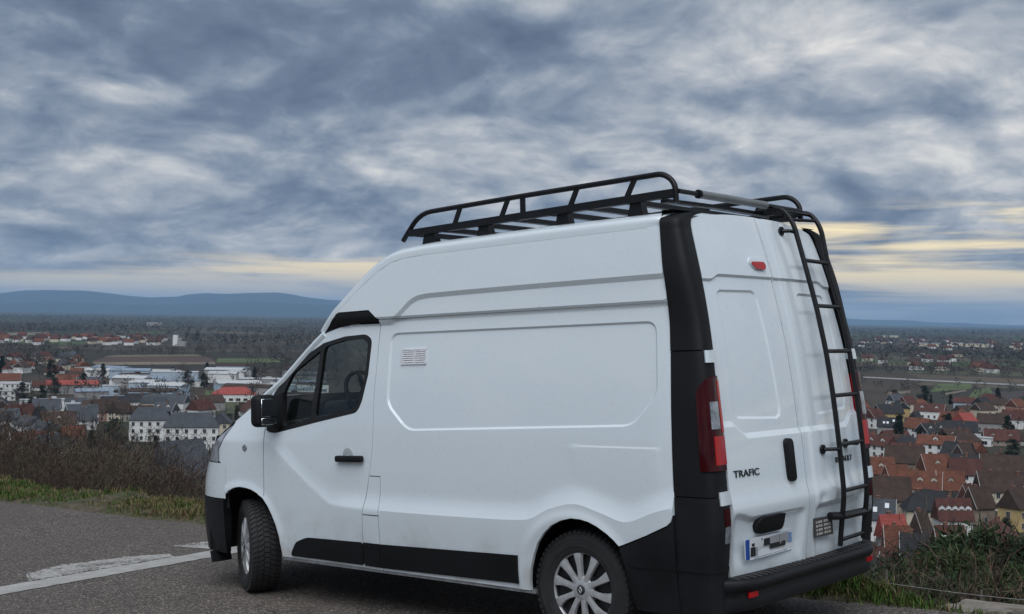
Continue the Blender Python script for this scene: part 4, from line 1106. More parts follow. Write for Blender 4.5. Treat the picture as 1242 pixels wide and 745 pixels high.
def build_verge():
    xs = np.arange(-16, 26, .12); ys = np.concatenate([np.linspace(EDGE_Y + .10, EDGE_Y - 1.3, 14), np.linspace(EDGE_Y - 1.5, EDGE_Y - 4.5, 8)])
    X, Y_ = np.meshgrid(xs, ys); Z = verge_h(X, Y_); Z[-1] -= .9; P = W(np.stack([X, Y_, Z], -1).reshape(-1, 3))
    n, m_ = X.shape; idx = np.arange(n * m_).reshape(n, m_); Q = np.stack([idx[:-1, :-1], idx[1:, :-1], idx[1:, 1:], idx[:-1, 1:]], -1).reshape(-1, 4)
    o = obj('verge', fast_mesh('verge', P, Q, soil_material(), True)); tag(o, kind='structure')
build_verge()
def vcol_material(name, rough=.8, trans=0.0):
    m, w, b = mat_new(name); a = w.new('ShaderNodeAttribute'); a.attribute_name = 'tint'
    w.set(b.inputs['Base Color'], a.outputs['Color']); b.inputs['Roughness'].default_value = rough; b.inputs['Specular IOR Level'].default_value = .2
    return m
BLADE = vcol_material('grass_blades')
def set_tint(me, per_face, k):
    at = me.color_attributes.new('tint', 'FLOAT_COLOR', 'CORNER')
    c = np.concatenate([per_face, np.ones((len(per_face), 1))], 1).astype(np.float32)
    at.data.foreach_set('color', np.repeat(c, k, axis=0).ravel())
def grass(name, xr, yr, n, label, seed, hscale=1.0):
    r_ = np.random.default_rng(seed)
    nt = n // 14; tx = r_.uniform(*xr, nt); ty = yr[0] + (yr[1] - yr[0]) * r_.beta(1.2, 1.3, nt)
    den = np.maximum(.5 + .5 * np.sin(tx * 1.7 + 1.3 * np.sin(ty * 3)), sstep((.8 - tx) / .6) * .9) ; keep = r_.random(nt) < .12 + .88 * den ** 1.5
    keep &= ((EDGE_Y - ty) < .50 - .42 * sstep((-.9 - tx) / .6) + .65 * sstep((tx - .5) / 3.0))
    tx, ty = tx[keep], ty[keep]; nt = len(tx)
    th = (.025 + .085 * r_.random(nt) ** 2.2) * hscale; green = r_.random(nt) < .22 + .42 * (np.sin(tx * 1.1 + 2) > .0)
    X = np.repeat(tx, 14) + r_.normal(size=nt * 14) * .035; Y_ = np.repeat(ty, 14) + r_.normal(size=nt * 14) * .035
    H = np.repeat(th, 14) * r_.uniform(.55, 1.15, nt * 14); G = np.repeat(green, 14); N = len(X)
    a = r_.uniform(0, 6.283, N); lean = r_.uniform(.15, .9, N) * H; w_ = r_.uniform(.0025, .0055, N)
    base = np.stack([X, Y_, verge_h(X, Y_) - .005], -1); sd = np.stack([-np.sin(a), np.cos(a), 0 * a], -1) * w_[:, None]; dr = np.stack([np.cos(a), np.sin(a), 0 * a], -1)
    up = np.array([0, 0, 1.0]); mid = base + dr * (lean * .35)[:, None] + up * (H * .62)[:, None]; tip = base + dr * lean[:, None] + up * (H * .95)[:, None]
    V = np.stack([base - sd, base + sd, mid + sd * .8, mid - sd * .8, tip], 1).reshape(-1, 3); i = np.arange(N) * 5
    T = np.concatenate([np.stack([i, i + 1, i + 2], 1), np.stack([i, i + 2, i + 3], 1), np.stack([i + 3, i + 2, i + 4], 1)])
    me = fast_mesh(name, W(V), T, BLADE)
    gcol = np.where(G[:, None], np.array([[.060, .105, .022]]) * r_.uniform(.6, 1.5, (N, 1)), np.array([[.175, .145, .070]]) * r_.uniform(.45, 1.25, (N, 1)))
    gcol = gcol * r_.uniform(.85, 1.15, (N, 3)); set_tint(me, np.concatenate([gcol] * 3), 3)
    o = obj(name, me); tag(o, label, 'grass', kind='stuff')
grass('grass', (-3.5, 15), (EDGE_Y - 1.05, EDGE_Y + .02), 100000, 'rough green and straw-coloured grass along the edge of the asphalt', 4)
grass('grass', (-1.3, 1.6), (EDGE_Y - .55, EDGE_Y + .06), 26000, 'green tufted grass at the corner behind the van', 14, 1.15)
# ================================================================== BUILDINGS ON THE PLAIN
def wall_mat(name, col): return plain(name, col, .85, var=.10, scale=.6, bump=.01, bscale=3)
def roof_mat(name, col, var=.35, tile=True):
    m, w, b = mat_new(name); tc = w.new('ShaderNodeTexCoord'); o = tc.outputs['Object']
    oi = w.new('ShaderNodeObjectInfo')
    P = w.vmath('ADD', o, w.vmath('SCALE', oi.outputs['Location'], scale=.37)).outputs[0]
    n = w.noise(P, .45, 5, .65); n2 = w.noise(P, 3.2, 4, .7)
    lo = tuple(c * (1 - var) for c in col); hi = tuple(c * (1 + var) for c in col)
    c = w.ramp(n, [(.28, lo), (.72, hi)]); c = w.mix(w.smooth(n2, .3, .75, 0, .5), c, tuple(q * .45 for q in col))
    c = w.mix(w.smooth(w.noise(P, 1.1, 4, .6), .58, .75, 0, .45), c, (.045, .048, .035))       # moss and lichen
    w.set(b.inputs['Base Color'], c); b.inputs['Roughness'].default_value = .85; b.inputs['Specular IOR Level'].default_value = .25
    if tile:
        wv = w.new('ShaderNodeTexWave', wave_type='BANDS', bands_direction='Z'); w.set(wv.inputs['Vector'], o); wv.inputs['Scale'].default_value = 1.1; wv.inputs['Distortion'].default_value = .4
        bp = w.new('ShaderNodeBump'); bp.inputs['Distance'].default_value = .05; w.set(bp.inputs['Height'], wv.outputs[1]); w.set(b.inputs['Normal'], bp.outputs[0])
    return m
WALLS = {'white': wall_mat('wall_white', (.76, .76, .74)), 'cream': wall_mat('wall_cream', (.60, .53, .41)), 'yellow': wall_mat('wall_yellow', (.52, .38, .17)), 'grey': wall_mat('wall_grey', (.32, .31, .30)), 'pink': wall_mat('wall_pink', (.42, .25, .21)), 'pale blue': wall_mat('wall_pale_blue', (.42, .50, .58)), 'sandstone': wall_mat('wall_sandstone', (.34, .27, .21))}
ROOFS = {'brown': roof_mat('roof_brown', (.072, .047, .038)), 'orange': roof_mat('roof_orange', (.165, .066, .042)), 'red-brown': roof_mat('roof_redbrown', (.105, .044, .036)), 'bright red': roof_mat('roof_red', (.36, .085, .070), .2), 'grey slate': roof_mat('roof_slate', (.085, .092, .105), .25), 'dark grey': roof_mat('roof_dark', (.040, .040, .043), .3), 'white sheet': roof_mat('roof_white', (.55, .56, .57), .1, False), 'blue-grey sheet': roof_mat('roof_bluegrey', (.28, .34, .42), .12, False), 'pink': roof_mat('roof_pink', (.42, .16, .13), .15)}
PANE = plain('far_window_glass', (.018, .021, .026), .12, var=.3)
TRIM = plain('window_trim', (.46, .45, .43), .6)
CHIM = plain('chimney_brick', (.20, .10, .07), .85, var=.3, scale=2)

def window_mesh(w_, h):
    m = MB(); m.box((0, 0, h / 2), (w_, .05, h)); k = len(m.f)
    for (c, s) in (((-w_ / 2 - .06, .02, h / 2), (.12, .08, h + .24)), ((w_ / 2 + .06, .02, h / 2), (.12, .08, h + .24)), ((0, .02, h + .06), (w_, .08, .12)), ((0, .03, -.06), (w_, .14, .12)), ((0, .02, h / 2), (.07, .06, h))): m.box(c, s)
    me = m.mesh('window', [PANE, TRIM], fix=False)
    for i, p in enumerate(me.polygons): p.material_index = 0 if i < k else 1
    return me
WINM = window_mesh(1.05, 1.45); WINS = window_mesh(.8, .9); WINL = window_mesh(2.4, 1.5)

def gable_house(name, p, yaw, L, Wd, hw, hr, wall, roof, roof_type='gable', floors=2, windows=True, chimneys=1, dormers=0, trim=False, skylights=0, winm=None):
    """Empty at the base; wall, roof (> chimney, dormer, skylight), windows as parts. Ridge along local x."""
    t = empty(name, tuple(p), yaw)
    a, b = L / 2, Wd / 2; m = MB()
    if roof_type == 'gable':
        vs = [(-a, -b, -3), (a, -b, -3), (a, b, -3), (-a, b, -3), (-a, -b, hw), (a, -b, hw), (a, b, hw), (-a, b, hw), (-a, 0, hw + hr), (a, 0, hw + hr)]
        m.add(vs, [(0, 1, 5, 4), (2, 3, 7, 6), (1, 2, 6, 9, 5), (3, 0, 4, 8, 7), (0, 3, 2, 1)])
    else:
        m.box((0, 0, (hw - 3) / 2), (L, Wd, hw + 3))
    m.build('wall', WALLS[wall], t)
    r = MB(); ov = .45; th = .22; sl = hr / b
    if roof_type in ('gable', 'hip'):
        ez = hw - ov * sl; hx = a + ov if roof_type == 'gable' else max(.3, a - b * .9); ex = a + ov; ey = b + ov
        top = [(-ex, -ey, ez + th), (ex, -ey, ez + th), (ex, ey, ez + th), (-ex, ey, ez + th), (-hx, 0, hw + hr + th), (hx, 0, hw + hr + th)]
        bot = [(q[0], q[1], q[2] - th) for q in top]
        r.add(top + bot, [(0, 1, 5, 4), (2, 3, 4, 5), (3, 0, 4), (1, 2, 5), (6, 10, 11, 7), (8, 11, 10, 9), (0, 6, 7, 1), (2, 8, 9, 3), (9, 10, 4, 3), (10, 6, 0, 4), (7, 11, 5, 1), (11, 8, 2, 5)])
    elif roof_type == 'mansard':
        k = .72; z1 = hw + hr * .75; z2 = hw + hr
        r.add([(-a - .3, -b - .3, hw - .1), (a + .3, -b - .3, hw - .1), (a + .3, b + .3, hw - .1), (-a - .3, b + .3, hw - .1), (-a + b * .3, -b * k, z1), (a - b * .3, -b * k, z1), (a - b * .3, b * k, z1), (-a + b * .3, b * k, z1), (-a + b, 0, z2), (a - b, 0, z2)],
              [(0, 1, 5, 4), (1, 2, 6, 5), (2, 3, 7, 6), (3, 0, 4, 7), (4, 5, 9, 8), (6, 7, 8, 9), (7, 4, 8), (5, 6, 9), (0, 3, 2, 1)])
    else:
        r.box((0, 0, hw + .15), (L + .5, Wd + .5, .45)); r.box((a * .2, 0, hw + .9), (min(4, L * .2), min(3, Wd * .4), 1.2))
    ro = r.build('roof', ROOFS[roof], t)
    for k in range(chimneys):
        c = MB(); cx = a * (-.55 + 1.1 * ((k * .618 + .3) % 1)); cz = hw + hr * (.78 if roof_type != 'flat' else .0)
        c.box((cx, b * .15, cz + .6), (.75, .75, 2.0)); c.box((cx, b * .15, cz + 1.65), (.95, .95, .18)); c.build('chimney', CHIM, ro)
    cw = np.array([CAM[0] - p[0], CAM[1] - p[1]]); cl = np.array([math.cos(yaw) * cw[0] + math.sin(yaw) * cw[1], -math.sin(yaw) * cw[0] + math.cos(yaw) * cw[1]]); cl /= np.linalg.norm(cl)
    sy = 1 if cl[1] > 0 else -1; sx = 1 if cl[0] > 0 else -1
    for k in range(dormers):
        d = MB(); dx = -a + L * (k + .5) / dormers; z0 = hw + hr * .22; y0 = sy * b * .62; dd = b * .40
        d.add([(dx - .9, y0, z0), (dx + .9, y0, z0), (dx + .9, y0, z0 + 1.5), (dx - .9, y0, z0 + 1.5), (dx, y0, z0 + 2.2), (dx - .9, y0 - sy * dd, z0 + 1.5), (dx + .9, y0 - sy * dd, z0 + 1.5), (dx, y0 - sy * dd * 1.35, z0 + 2.2)],
              [(0, 1, 2, 4, 3), (0, 3, 5), (1, 6, 2)]); do = d.build('dormer', WALLS[wall], ro)
        d = MB(); e = .2
        d.add([(dx - 1.1, y0 + sy * e, z0 + 1.42), (dx, y0 + sy * e, z0 + 2.32), (dx + 1.1, y0 + sy * e, z0 + 1.42), (dx - 1.1, y0 - sy * dd, z0 + 1.42), (dx, y0 - sy * dd * 1.4, z0 + 2.32), (dx + 1.1, y0 - sy * dd, z0 + 1.42)], [(0, 1, 4, 3), (1, 2, 5, 4)]); d.build('dormer_roof', ROOFS[roof], ro)
        o = obj('dormer_window', WINS, ro, (dx, y0 + sy * .03, z0 + .3)); o.rotation_euler = (0, 0, 0 if sy > 0 else math.pi)
    for k in range(skylights):
        d = MB(); dx = -a * .7 + 1.4 * a * ((k * .618 + .2) % 1); f = .35 + .25 * (k % 2); yy = sy * b * (1 - f); zz = hw + hr * f + th + .06
        an = math.atan2(hr, b) * -sy; d.box((dx, yy, zz), (1.0, 1.3, .10), Matrix.Rotation(an, 3, 'X')); d.build('skylight', PLATEW, ro)
    if trim and roof_type == 'gable':
        for q in (-1, 1):      # pale barge boards on the gable turned to the viewer
            e = MB(); x0 = sx * (a + ov + .03); y1, z1 = q * (b + ov), hw - ov * sl + th * .4; z2 = hw + hr + th * .4
            e.add([(x0, y1, z1 - .06), (x0, y1, z1 + .16), (x0, 0, z2 + .16), (x0, 0, z2 - .06), (x0 - sx * .12, y1, z1 - .06), (x0 - sx * .12, y1, z1 + .16), (x0 - sx * .12, 0, z2 + .16), (x0 - sx * .12, 0, z2 - .06)], [(0, 1, 2, 3), (4, 7, 6, 5), (1, 5, 6, 2), (0, 3, 7, 4), (0, 4, 5, 1)]); e.build('barge_board', TRIM, ro)
    if windows:
        fh = min(2.9, hw / max(1, floors)); wm = winm or WINM; sp = 2.9 if wm is not WINL else 4.2
        n = max(1, int((L - 1.2) / sp))
        for fl in range(floors):
            z = fl * fh + .9
            for i in range(n):
                o = obj('window', wm, t, (-a + L * (i + .5) / n, sy * (b + .02), z)); o.rotation_euler = (0, 0, 0 if sy > 0 else math.pi)
        n = max(1, int((Wd - 1.4) / sp))
        for fl in range(floors):
            z = fl * fh + .9
            for i in range(n):
                o = obj('window', wm, t, (sx * (a + .02), -b + Wd * (i + .5) / n, z)); o.rotation_euler = (0, 0, -sx * math.pi / 2)
        if roof_type == 'gable' and hr > 2.6:
            for q in ((-.9, .9) if Wd > 8 else (0,)):
                o = obj('window', WINS, t, (sx * (a + .02), q, hw + .5)); o.rotation_euler = (0, 0, -sx * math.pi / 2)
    return t

PLACED = []           # (x, y, radius)
def free(x, y, r): return all((x - a) ** 2 + (y - b) ** 2 > (r + c) ** 2 for a, b, c in PLACED)
VIEWYAW = math.atan2(CF[1], CF[0])
def put(px, py, wpx, dpx_ratio, hw, hr, wall, roof, ang, label, cat='house', name='house', group=None, face=None, **kw):
    """px, py: foot of the building in the picture; wpx: its width in pixels"""
    p, d = hit(px, py); hd = np.hypot(*(p - CAM)[:2]); L = wpx / pxm(hd); Wd = L * dpx_ratio
    yaw = VIEWYAW - math.pi / 2 + math.radians(ang) - math.atan2(px - 621, FPX)
    t = gable_house(name, p, yaw, L, Wd, hw, hr, wall, roof, **kw)
    tag(t, label, cat, group); PLACED.append((p[0], p[1], .5 * math.hypot(L, Wd) * .8)); return t

# ---- prominent buildings of the town on the left
put(284, 487, 50, .55, 5.0, 4.0, 'white', 'bright red', 2, 'long low sports hall with bright red roof beside a green pitch', 'hall', 'sports_hall', floors=1, winm=WINL, chimneys=0, roof_type='hip')
put(182, 535, 46, .42, 9.5, 4.5, 'white', 'grey slate', -4, 'long white school wing with grey slate roof and tall chimney', 'school', 'school_wing', floors=3, chimneys=2, roof_type='hip')
put(232, 545, 62, .36, 9.5, 4.8, 'white', 'grey slate', -4, 'white main school block with wide grey slate roof', 'school', 'school_building', floors=3, chimneys=1, roof_type='hip', dormers=0)
put(268, 538, 24, .9, 9.0, 3.8, 'cream', 'grey slate', 82, 'cream pedimented portico block at the end of the school', 'school', 'school_portico', floors=3, chimneys=0)
put(187, 506, 32, .55, 7.5, 4.6, 'cream', 'grey slate', 3, 'pale villa with grey mansard roof behind the school', 'villa', 'mansard_villa', floors=2, dormers=4, roof_type='mansard')
put(172, 513, 24, .7, 4.5, 4.0, 'pale blue', 'brown', 20, 'pale blue house with brown roof beside the mansard villa', floors=1, dormers=1)
put(88, 478, 56, .30, 6.5, 2.6, 'grey', 'bright red', 4, 'long warehouse with red roof slope and white ridge', 'warehouse', 'warehouse', floors=1, windows=False, chimneys=0)
put(150, 492, 50, .35, 4.5, 1.2, 'pale blue', 'blue-grey sheet', -5, 'long pale blue flat-topped building with sheet roof', 'building', 'school_annexe', floors=1, winm=WINL, chimneys=0)
put(135, 483, 20, .6, 8, 1.0, 'pale blue', 'white sheet', -5, 'pale blue cubic hall above the sheet-roofed annexe', 'building', 'cubic_hall', roof_type='flat', floors=2, winm=WINL, chimneys=0)
put(110, 484, 34, .4, 5, 1.5, 'grey', 'blue-grey sheet', 12, 'grey shed with blue-grey sheet roof below the red warehouse', 'shed', 'shed', floors=1, windows=False, chimneys=0)
for i, (x, y, w_, f) in enumerate(((38, 498, 24, 2), (62, 505, 27, 3), (86, 503, 20, 2), (20, 476, 27, 2), (6, 486, 20, 2))):
    put(x, y, w_, .5, f * 2.9, 0.5, 'white', 'white sheet', -6 + 5 * i, ['low white flat-roofed apartment block with penthouse box', 'tall white flat-roofed apartment block in front of the others', 'narrow white flat-roofed apartment block by dark trees', 'white flat-roofed block with rows of dark windows', 'white flat-roofed block half hidden by conifers'][i], 'apartments', 'apartment_block', roof_type='flat', floors=f, chimneys=0)
put(48, 521, 20, .9, 5.2, 5.0, 'white', 'dark grey', 70, 'white gabled house with two small dark gable windows', floors=1)
put(70, 528, 36, .75, 5.6, 4.5, 'cream', 'brown', 8, 'cream house with wide brown roof above the scrub', floors=2, dormers=1)
put(14, 517, 26, .8, 4.8, 5.0, 'white', 'red-brown', 60, 'white gabled house with steep red-brown roof', floors=1)
put(30, 516, 24, .8, 4.8, 5.0, 'yellow', 'red-brown', 55, 'yellow gabled house next to the white one', floors=1)
put(126, 510, 30, .8, 5.0, 5.6, 'pink', 'brown', 35, 'pinkish house with two steep brown roof slopes', floors=2)
put(146, 511, 24, .8, 4.8, 5.0, 'cream', 'brown', 50, 'cream gable house beside the pinkish one', floors=2)
put(104, 521, 20, .8, 4.8, 4.6, 'white', 'grey slate', 15, 'white house with grey slate roof beside bare trees', floors=2)
put(88, 540, 24, .7, 3.4, 4.0, 'sandstone', 'orange', 10, 'low house with orange roof at the edge of the scrub', floors=1)
put(317, 500, 18, .6, 4, .6, 'white', 'white sheet', 0, 'small white flat-roofed pavilion beside the pitch', 'pavilion', 'pavilion', roof_type='flat', floors=1, chimneys=0)
# stone barn roof and a cream gable just below the scrub, nearer the viewer
def near_house(px, dist, py_ridge, L, Wd, hw, hr, wall, roof, ang, label, **kw):
    p = at_dist(px, dist); yaw = VIEWYAW - math.pi / 2 + math.radians(ang) - math.atan2(px - 621, FPX)
    zr = z_at(px, py_ridge, dist); p[2] = zr - hw - hr; t = gable_house('house', p, yaw, L, Wd, hw, hr, wall, roof, **kw); tag(t, label, 'house'); PLACED.append((p[0], p[1], Wd)); return t
near_house(222, 235, 535, 9, 8, 4.0, 6.0, 'grey', 'grey slate', 38, 'old barn with steep grey lichen-covered roof among the scrub', floors=1, windows=False, chimneys=0)
near_house(224, 150, 583, 4.5, 4.2, 3.5, 2.0, 'yellow', 'brown', 70, 'small yellow gable wall showing between bare branches', floors=1)

# grain silo and long white halls far out
p, d = hit(213, 420)
t = empty('grain_silo', tuple(p), VIEWYAW); m_ = MB(); m_.box((0, 0, 9), (7, 7, 18)); m_.build('tower', WALLS['white'], t); m_ = MB(); m_.box((0, -11, 4), (9, 13, 8)); m_.build('annexe', WALLS['grey'], t)
for k in range(3): m_ = MB(); m_.lathe([(0, 2.4), (12, 2.4), (13.5, .5)], 14, 'z', (7, -5 + k * 5, 0)); m_.build('silo_tube', WALLS['grey'], t, smooth=True)
tag(t, 'tall white grain silo standing alone on the plain', 'silo')
p, d = hit(188, 395.5); t = empty('long_white_hall', tuple(p), VIEWYAW - math.pi / 2); m_ = MB(); m_.box((0, 0, 6), (55, 20, 12)); m_.build('wall', WALLS['grey'], t); m_ = MB(); m_.box((0, 0, 12.6), (57, 22, 1.2)); m_.build('roof', ROOFS['white sheet'], t); tag(t, 'isolated long white hall far out on the plain', 'hall')

# ---- prominent houses of the village on the right
VH = 'houses of the village below the hill'
RV = [ # px, py(foot), width px, depth ratio, wall h, roof h, wall, roof, angle, label, extra
 (1136, 563, 42, .62, 7.5, 3.6, 'white', 'orange', -12, 'large white block of a house with orange roof and many windows', dict(floors=3, dormers=1)),
 (1101, 553, 28, .7, 5.0, 3.4, 'white', 'dark grey', 5, 'white house with dark hipped roof and row of small windows', dict(roof_type='hip', floors=2)),
 (1126, 527, 38, .55, 3.6, 3.6, 'yellow', 'brown', -10, 'ochre yellow house with long brown roof', dict(floors=1)),
 (1170, 525, 24, .8, 5.2, 5.2, 'white', 'bright red', 55, 'white gabled house with bright red roof', dict(floors=2)),
 (1180, 540, 44, .25, 3.4, .5, 'white', 'white sheet', -14, 'long low white flat-roofed building with strip windows', dict(roof_type='flat', floors=1, winm=WINL, chimneys=0)),
 (1165, 532, 22, .4, 3.0, .5, 'white', 'white sheet', -14, 'short white flat-roofed annexe behind the long white building', dict(roof_type='flat', floors=1, chimneys=0)),
 (1128, 508, 34, .7, 4.4, 4.6, 'white', 'red-brown', -8, 'wide house with big red-brown roof and white gable ends', dict(floors=1, dormers=2)),
 (1097, 580, 44, .6, 5.6, 6.2, 'sandstone', 'brown', -6, 'big old barn-like house with plain dark brown roof', dict(floors=2, windows=False)),
 (1133, 588, 34, .7, 5.0, 5.8, 'cream', 'orange', 30, 'cream house with patched orange roof and pale lines', dict(floors=2, dormers=1)),
 (1168, 574, 26, .8, 5.4, 5.8, 'cream', 'brown', 62, 'cream half-gabled house with brown roof facing the hill', dict(floors=2)),
 (1170, 594, 36, .6, 5.2, 5.4, 'white', 'red-brown', 10, 'house with red-brown roof and bright white gable end', dict(floors=2)),
 (1066, 594, 34, .7, 5.4, 5.6, 'cream', 'orange', 18, 'house with orange tiled roof beside the big barn', dict(floors=2, dormers=1)),
 (1086, 604, 30, .7, 5.0, 5.6, 'white', 'orange', 40, 'house with rusty orange roof and a white gable', dict(floors=2)),
 (1116, 614, 48, .5, 5.4, 5.4, 'cream', 'orange', -3, 'long cream house with orange roof and three dormers', dict(floors=2, dormers=3)),
 (1152, 616, 30, .7, 5.6, 5.6, 'sandstone', 'orange', 8, 'tall sandstone house with two-tone orange roof', dict(floors=2, dormers=1)),
 (1078, 630, 48, .6, 5.6, 6.6, 'sandstone', 'brown', 12, 'broad house with mossy brown roof at the foot of the slope', dict(floors=2, dormers=0)),
 (1172, 633, 22, .9, 4.8, 6.0, 'white', 'red-brown', 68, 'white triangular gable with a dark double window and red roof', dict(floors=1)),
 (1186, 636, 30, .8, 4.8, 5.8, 'sandstone', 'brown', 48, 'sandstone gable house with brown roof next to the white gable', dict(floors=1)),
 (1118, 641, 44, .7, 5.0, 5.0, 'cream', 'dark grey', 14, 'house with large dark grey roof among red ones', dict(floors=2, roof_type='hip')),
 (1068, 656, 32, .7, 5.6, 4.8, 'white', 'grey slate', -2, 'house with blue-grey slate roof and white gable edge', dict(floors=2, skylights=2)),
 (1155, 651, 40, .6, 4.6, 5.4, 'white', 'red-brown', 22, 'house with red-brown roof striped by five pale dormers', dict(floors=1, dormers=5)),
 (1232, 643, 34, .8, 6.0, 5.2, 'yellow', 'brown', 60, 'yellow gabled house with brown roof above dark trees', dict(floors=2)),
 (1205, 618, 40, .6, 5.6, 6.0, 'cream', 'brown', 25, 'long house with dark brown roof in shadowy lane', dict(floors=2)),
 (1214, 593, 46, .55, 6.0, 5.6, 'pink', 'brown', 5, 'long pink house with brown roof', dict(floors=2)),
 (1212, 572, 40, .4, 4.4, 1.0, 'pink', 'pink', -4, 'low pinkish flat-roofed building with white roof hut', dict(roof_type='flat', floors=1, chimneys=0)),
 (1081, 674, 30, .7, 4.6, 5.0, 'grey', 'bright red', 30, 'nearest house with bright red roof below the wire fence', dict(floors=1)),
 (1087, 690, 28, .7, 4.6, 4.8, 'sandstone', 'orange', 12, 'orange-roofed house just above the wire fence', dict(floors=1)),
 (1116, 668, 22, .8, 4.6, 5.0, 'grey', 'brown', 60, 'grey stone gable with brown roof above dark shrubs', dict(floors=1)),
 (1150, 690, 34, .7, 4.6, 5.0, 'white', 'red-brown', 24, 'red-brown roof with two white dormers showing through the shrubs', dict(floors=1, dormers=2)),
 (1108, 700, 30, .7, 4.6, 4.6, 'cream', 'dark grey', 5, 'dark grey roof just behind the fence wire', dict(floors=1)),
 (1060, 519, 22, .8, 5.2, 5.0, 'white', 'red-brown', 55, 'white gable with dark timber pattern and red-brown roof', dict(floors=2)),
 (1078, 530, 26, .7, 5.0, 4.6, 'grey', 'dark grey', -4, 'grey house with dark roof and skylights', dict(floors=1, skylights=3)),
 (1100, 501, 18, .8, 5.6, 5.0, 'cream', 'red-brown', 50, 'cream gabled house with round attic window', dict(floors=2)),
 (1086, 497, 18, .8, 5.6, 4.6, 'white', 'grey slate', 45, 'white gabled house with grey roof at the edge of the fields', dict(floors=2)),
 (1110, 525, 20, .8, 5.0, 6.0, 'white', 'dark grey', 70, 'white pointed gable with dark grey roof', dict(floors=2)),
 (1191, 501, 20, .8, 5.0, 5.0, 'white', 'dark grey', 60, 'white gable beside bare trees and dark roof', dict(floors=1)),
 (1213, 500, 26, .6, 4.6, 4.2, 'cream', 'brown', 0, 'cream house with half-hipped brown roof near the fields', dict(floors=1, roof_type='hip')),
 (1232, 503, 20, .8, 5.0, 4.8, 'pink', 'orange', 58, 'pink gabled house with orange roof', dict(floors=1)),
 (1170, 496, 24, .6, 4.0, 3.6, 'pale blue', 'red-brown', -6, 'house with pale blue wall and red-brown roof', dict(floors=1)),
 (1205, 524, 36, .5, 4.6, 5.0, 'grey', 'brown', -6, 'grey house with long brown roof behind a dark conifer', dict(floors=1)),
]
for (px, py, w_, dr, hw, hr, wl, rf, an, lb, kw) in RV:
    kw.setdefault('trim', (px + py) % 3 != 0); put(px, py, w_ * .94, dr, hw * 1.12, hr * .86, wl, rf, an, lb, **kw)

# ---- the many smaller houses that fill both places: labels by look, shared only by look-alikes
def fill(zone, group, n, pxr, dr, seed, spacing, walls, roofs, winmax=650):
    r_ = np.random.default_rng(seed); c = 0; tries = 0
    while c < n and tries < n * 60:
        tries += 1
        u = r_.random(); dist = math.sqrt(dr[0] ** 2 + u * (dr[1] ** 2 - dr[0] ** 2)); px = r_.uniform(*pxr)
        p = at_dist(px, dist)
        L = r_.uniform(10, 16); Wd = r_.uniform(7.5, 10)
        if not free(p[0], p[1], spacing) or (110 < px < 345 and dist < 640): continue
        PLACED.append((p[0], p[1], spacing))
        wl = walls[r_.integers(len(walls))]; rf = roofs[r_.integers(len(roofs))]; fl = int(r_.integers(1, 3)); dm = int(r_.integers(0, 3)) if r_.random() < .4 else 0
        hip = r_.random() < .18; yaw = r_.choice([.35, .35 + math.pi / 2, -.2, 1.2]) + r_.normal() * .12
        t = gable_house('house', p, yaw, L, Wd, fl * 2.7, r_.uniform(3.2, 4.8), wl, rf, roof_type='hip' if hip else 'gable', floors=fl, windows=dist < winmax, chimneys=1 if dist < 900 else 0, dormers=dm if dist < 700 else 0, trim=r_.random() < .45)
        kind = 'two-storey ' if fl == 2 else 'single-storey '
        tag(t, f"{kind}{wl} house, {'hipped ' if hip else ''}{rf} roof{', dormers' if dm and dist < 700 else ''}, {zone}", 'house', group); c += 1
fill('in the dense village', VH, 42, (985, 1290), (225, 640), 21, 6.0, ['white', 'cream', 'sandstone', 'white', 'white'], ['brown', 'orange', 'red-brown', 'brown', 'dark grey'])
fill('on the outer village edge', VH, 26, (985, 1300), (640, 900), 22, 8.5, ['white', 'cream', 'white', 'yellow'], ['brown', 'red-brown', 'dark grey', 'orange'])
TH = 'houses of the town on the left'
fill('in the town by the school', TH, 46, (-60, 350), (430, 720), 23, 8.0, ['white', 'cream', 'white', 'grey', 'yellow'], ['brown', 'red-brown', 'grey slate', 'dark grey'])
fill('beyond the apartment blocks', TH, 40, (-60, 110), (880, 1500), 24, 9.0, ['white', 'white', 'cream'], ['red-brown', 'brown', 'orange', 'grey slate'])
# industrial sheds between the town and the fields
r_ = np.random.default_rng(31)
SH = 'industrial sheds beyond the town'
for k in range(28):
    for _ in range(40):
        px = r_.uniform(95, 380); dist = r_.uniform(780, 1160); p = at_dist(px, dist)
        if free(p[0], p[1], 17): break
    else: continue
    PLACED.append((p[0], p[1], 17)); L = r_.uniform(16, 40); Wd = r_.uniform(10, 18); wl = ['white', 'grey', 'white', 'pale blue'][r_.integers(4)]; rf = ['white sheet', 'blue-grey sheet', 'dark grey', 'grey slate', 'brown', 'white sheet'][r_.integers(6)]
    t = gable_house('industrial_shed', p, VIEWYAW - math.pi / 2 + r_.normal() * .25, L, Wd, r_.uniform(4.5, 7.5), 1.6, wl, rf, roof_type='flat' if r_.random() < .5 else 'gable', floors=1, windows=False, chimneys=0)
    tag(t, f"{'long' if L > 29 else 'short'} {wl} industrial shed with {rf} roof beyond the town", 'shed', SH)
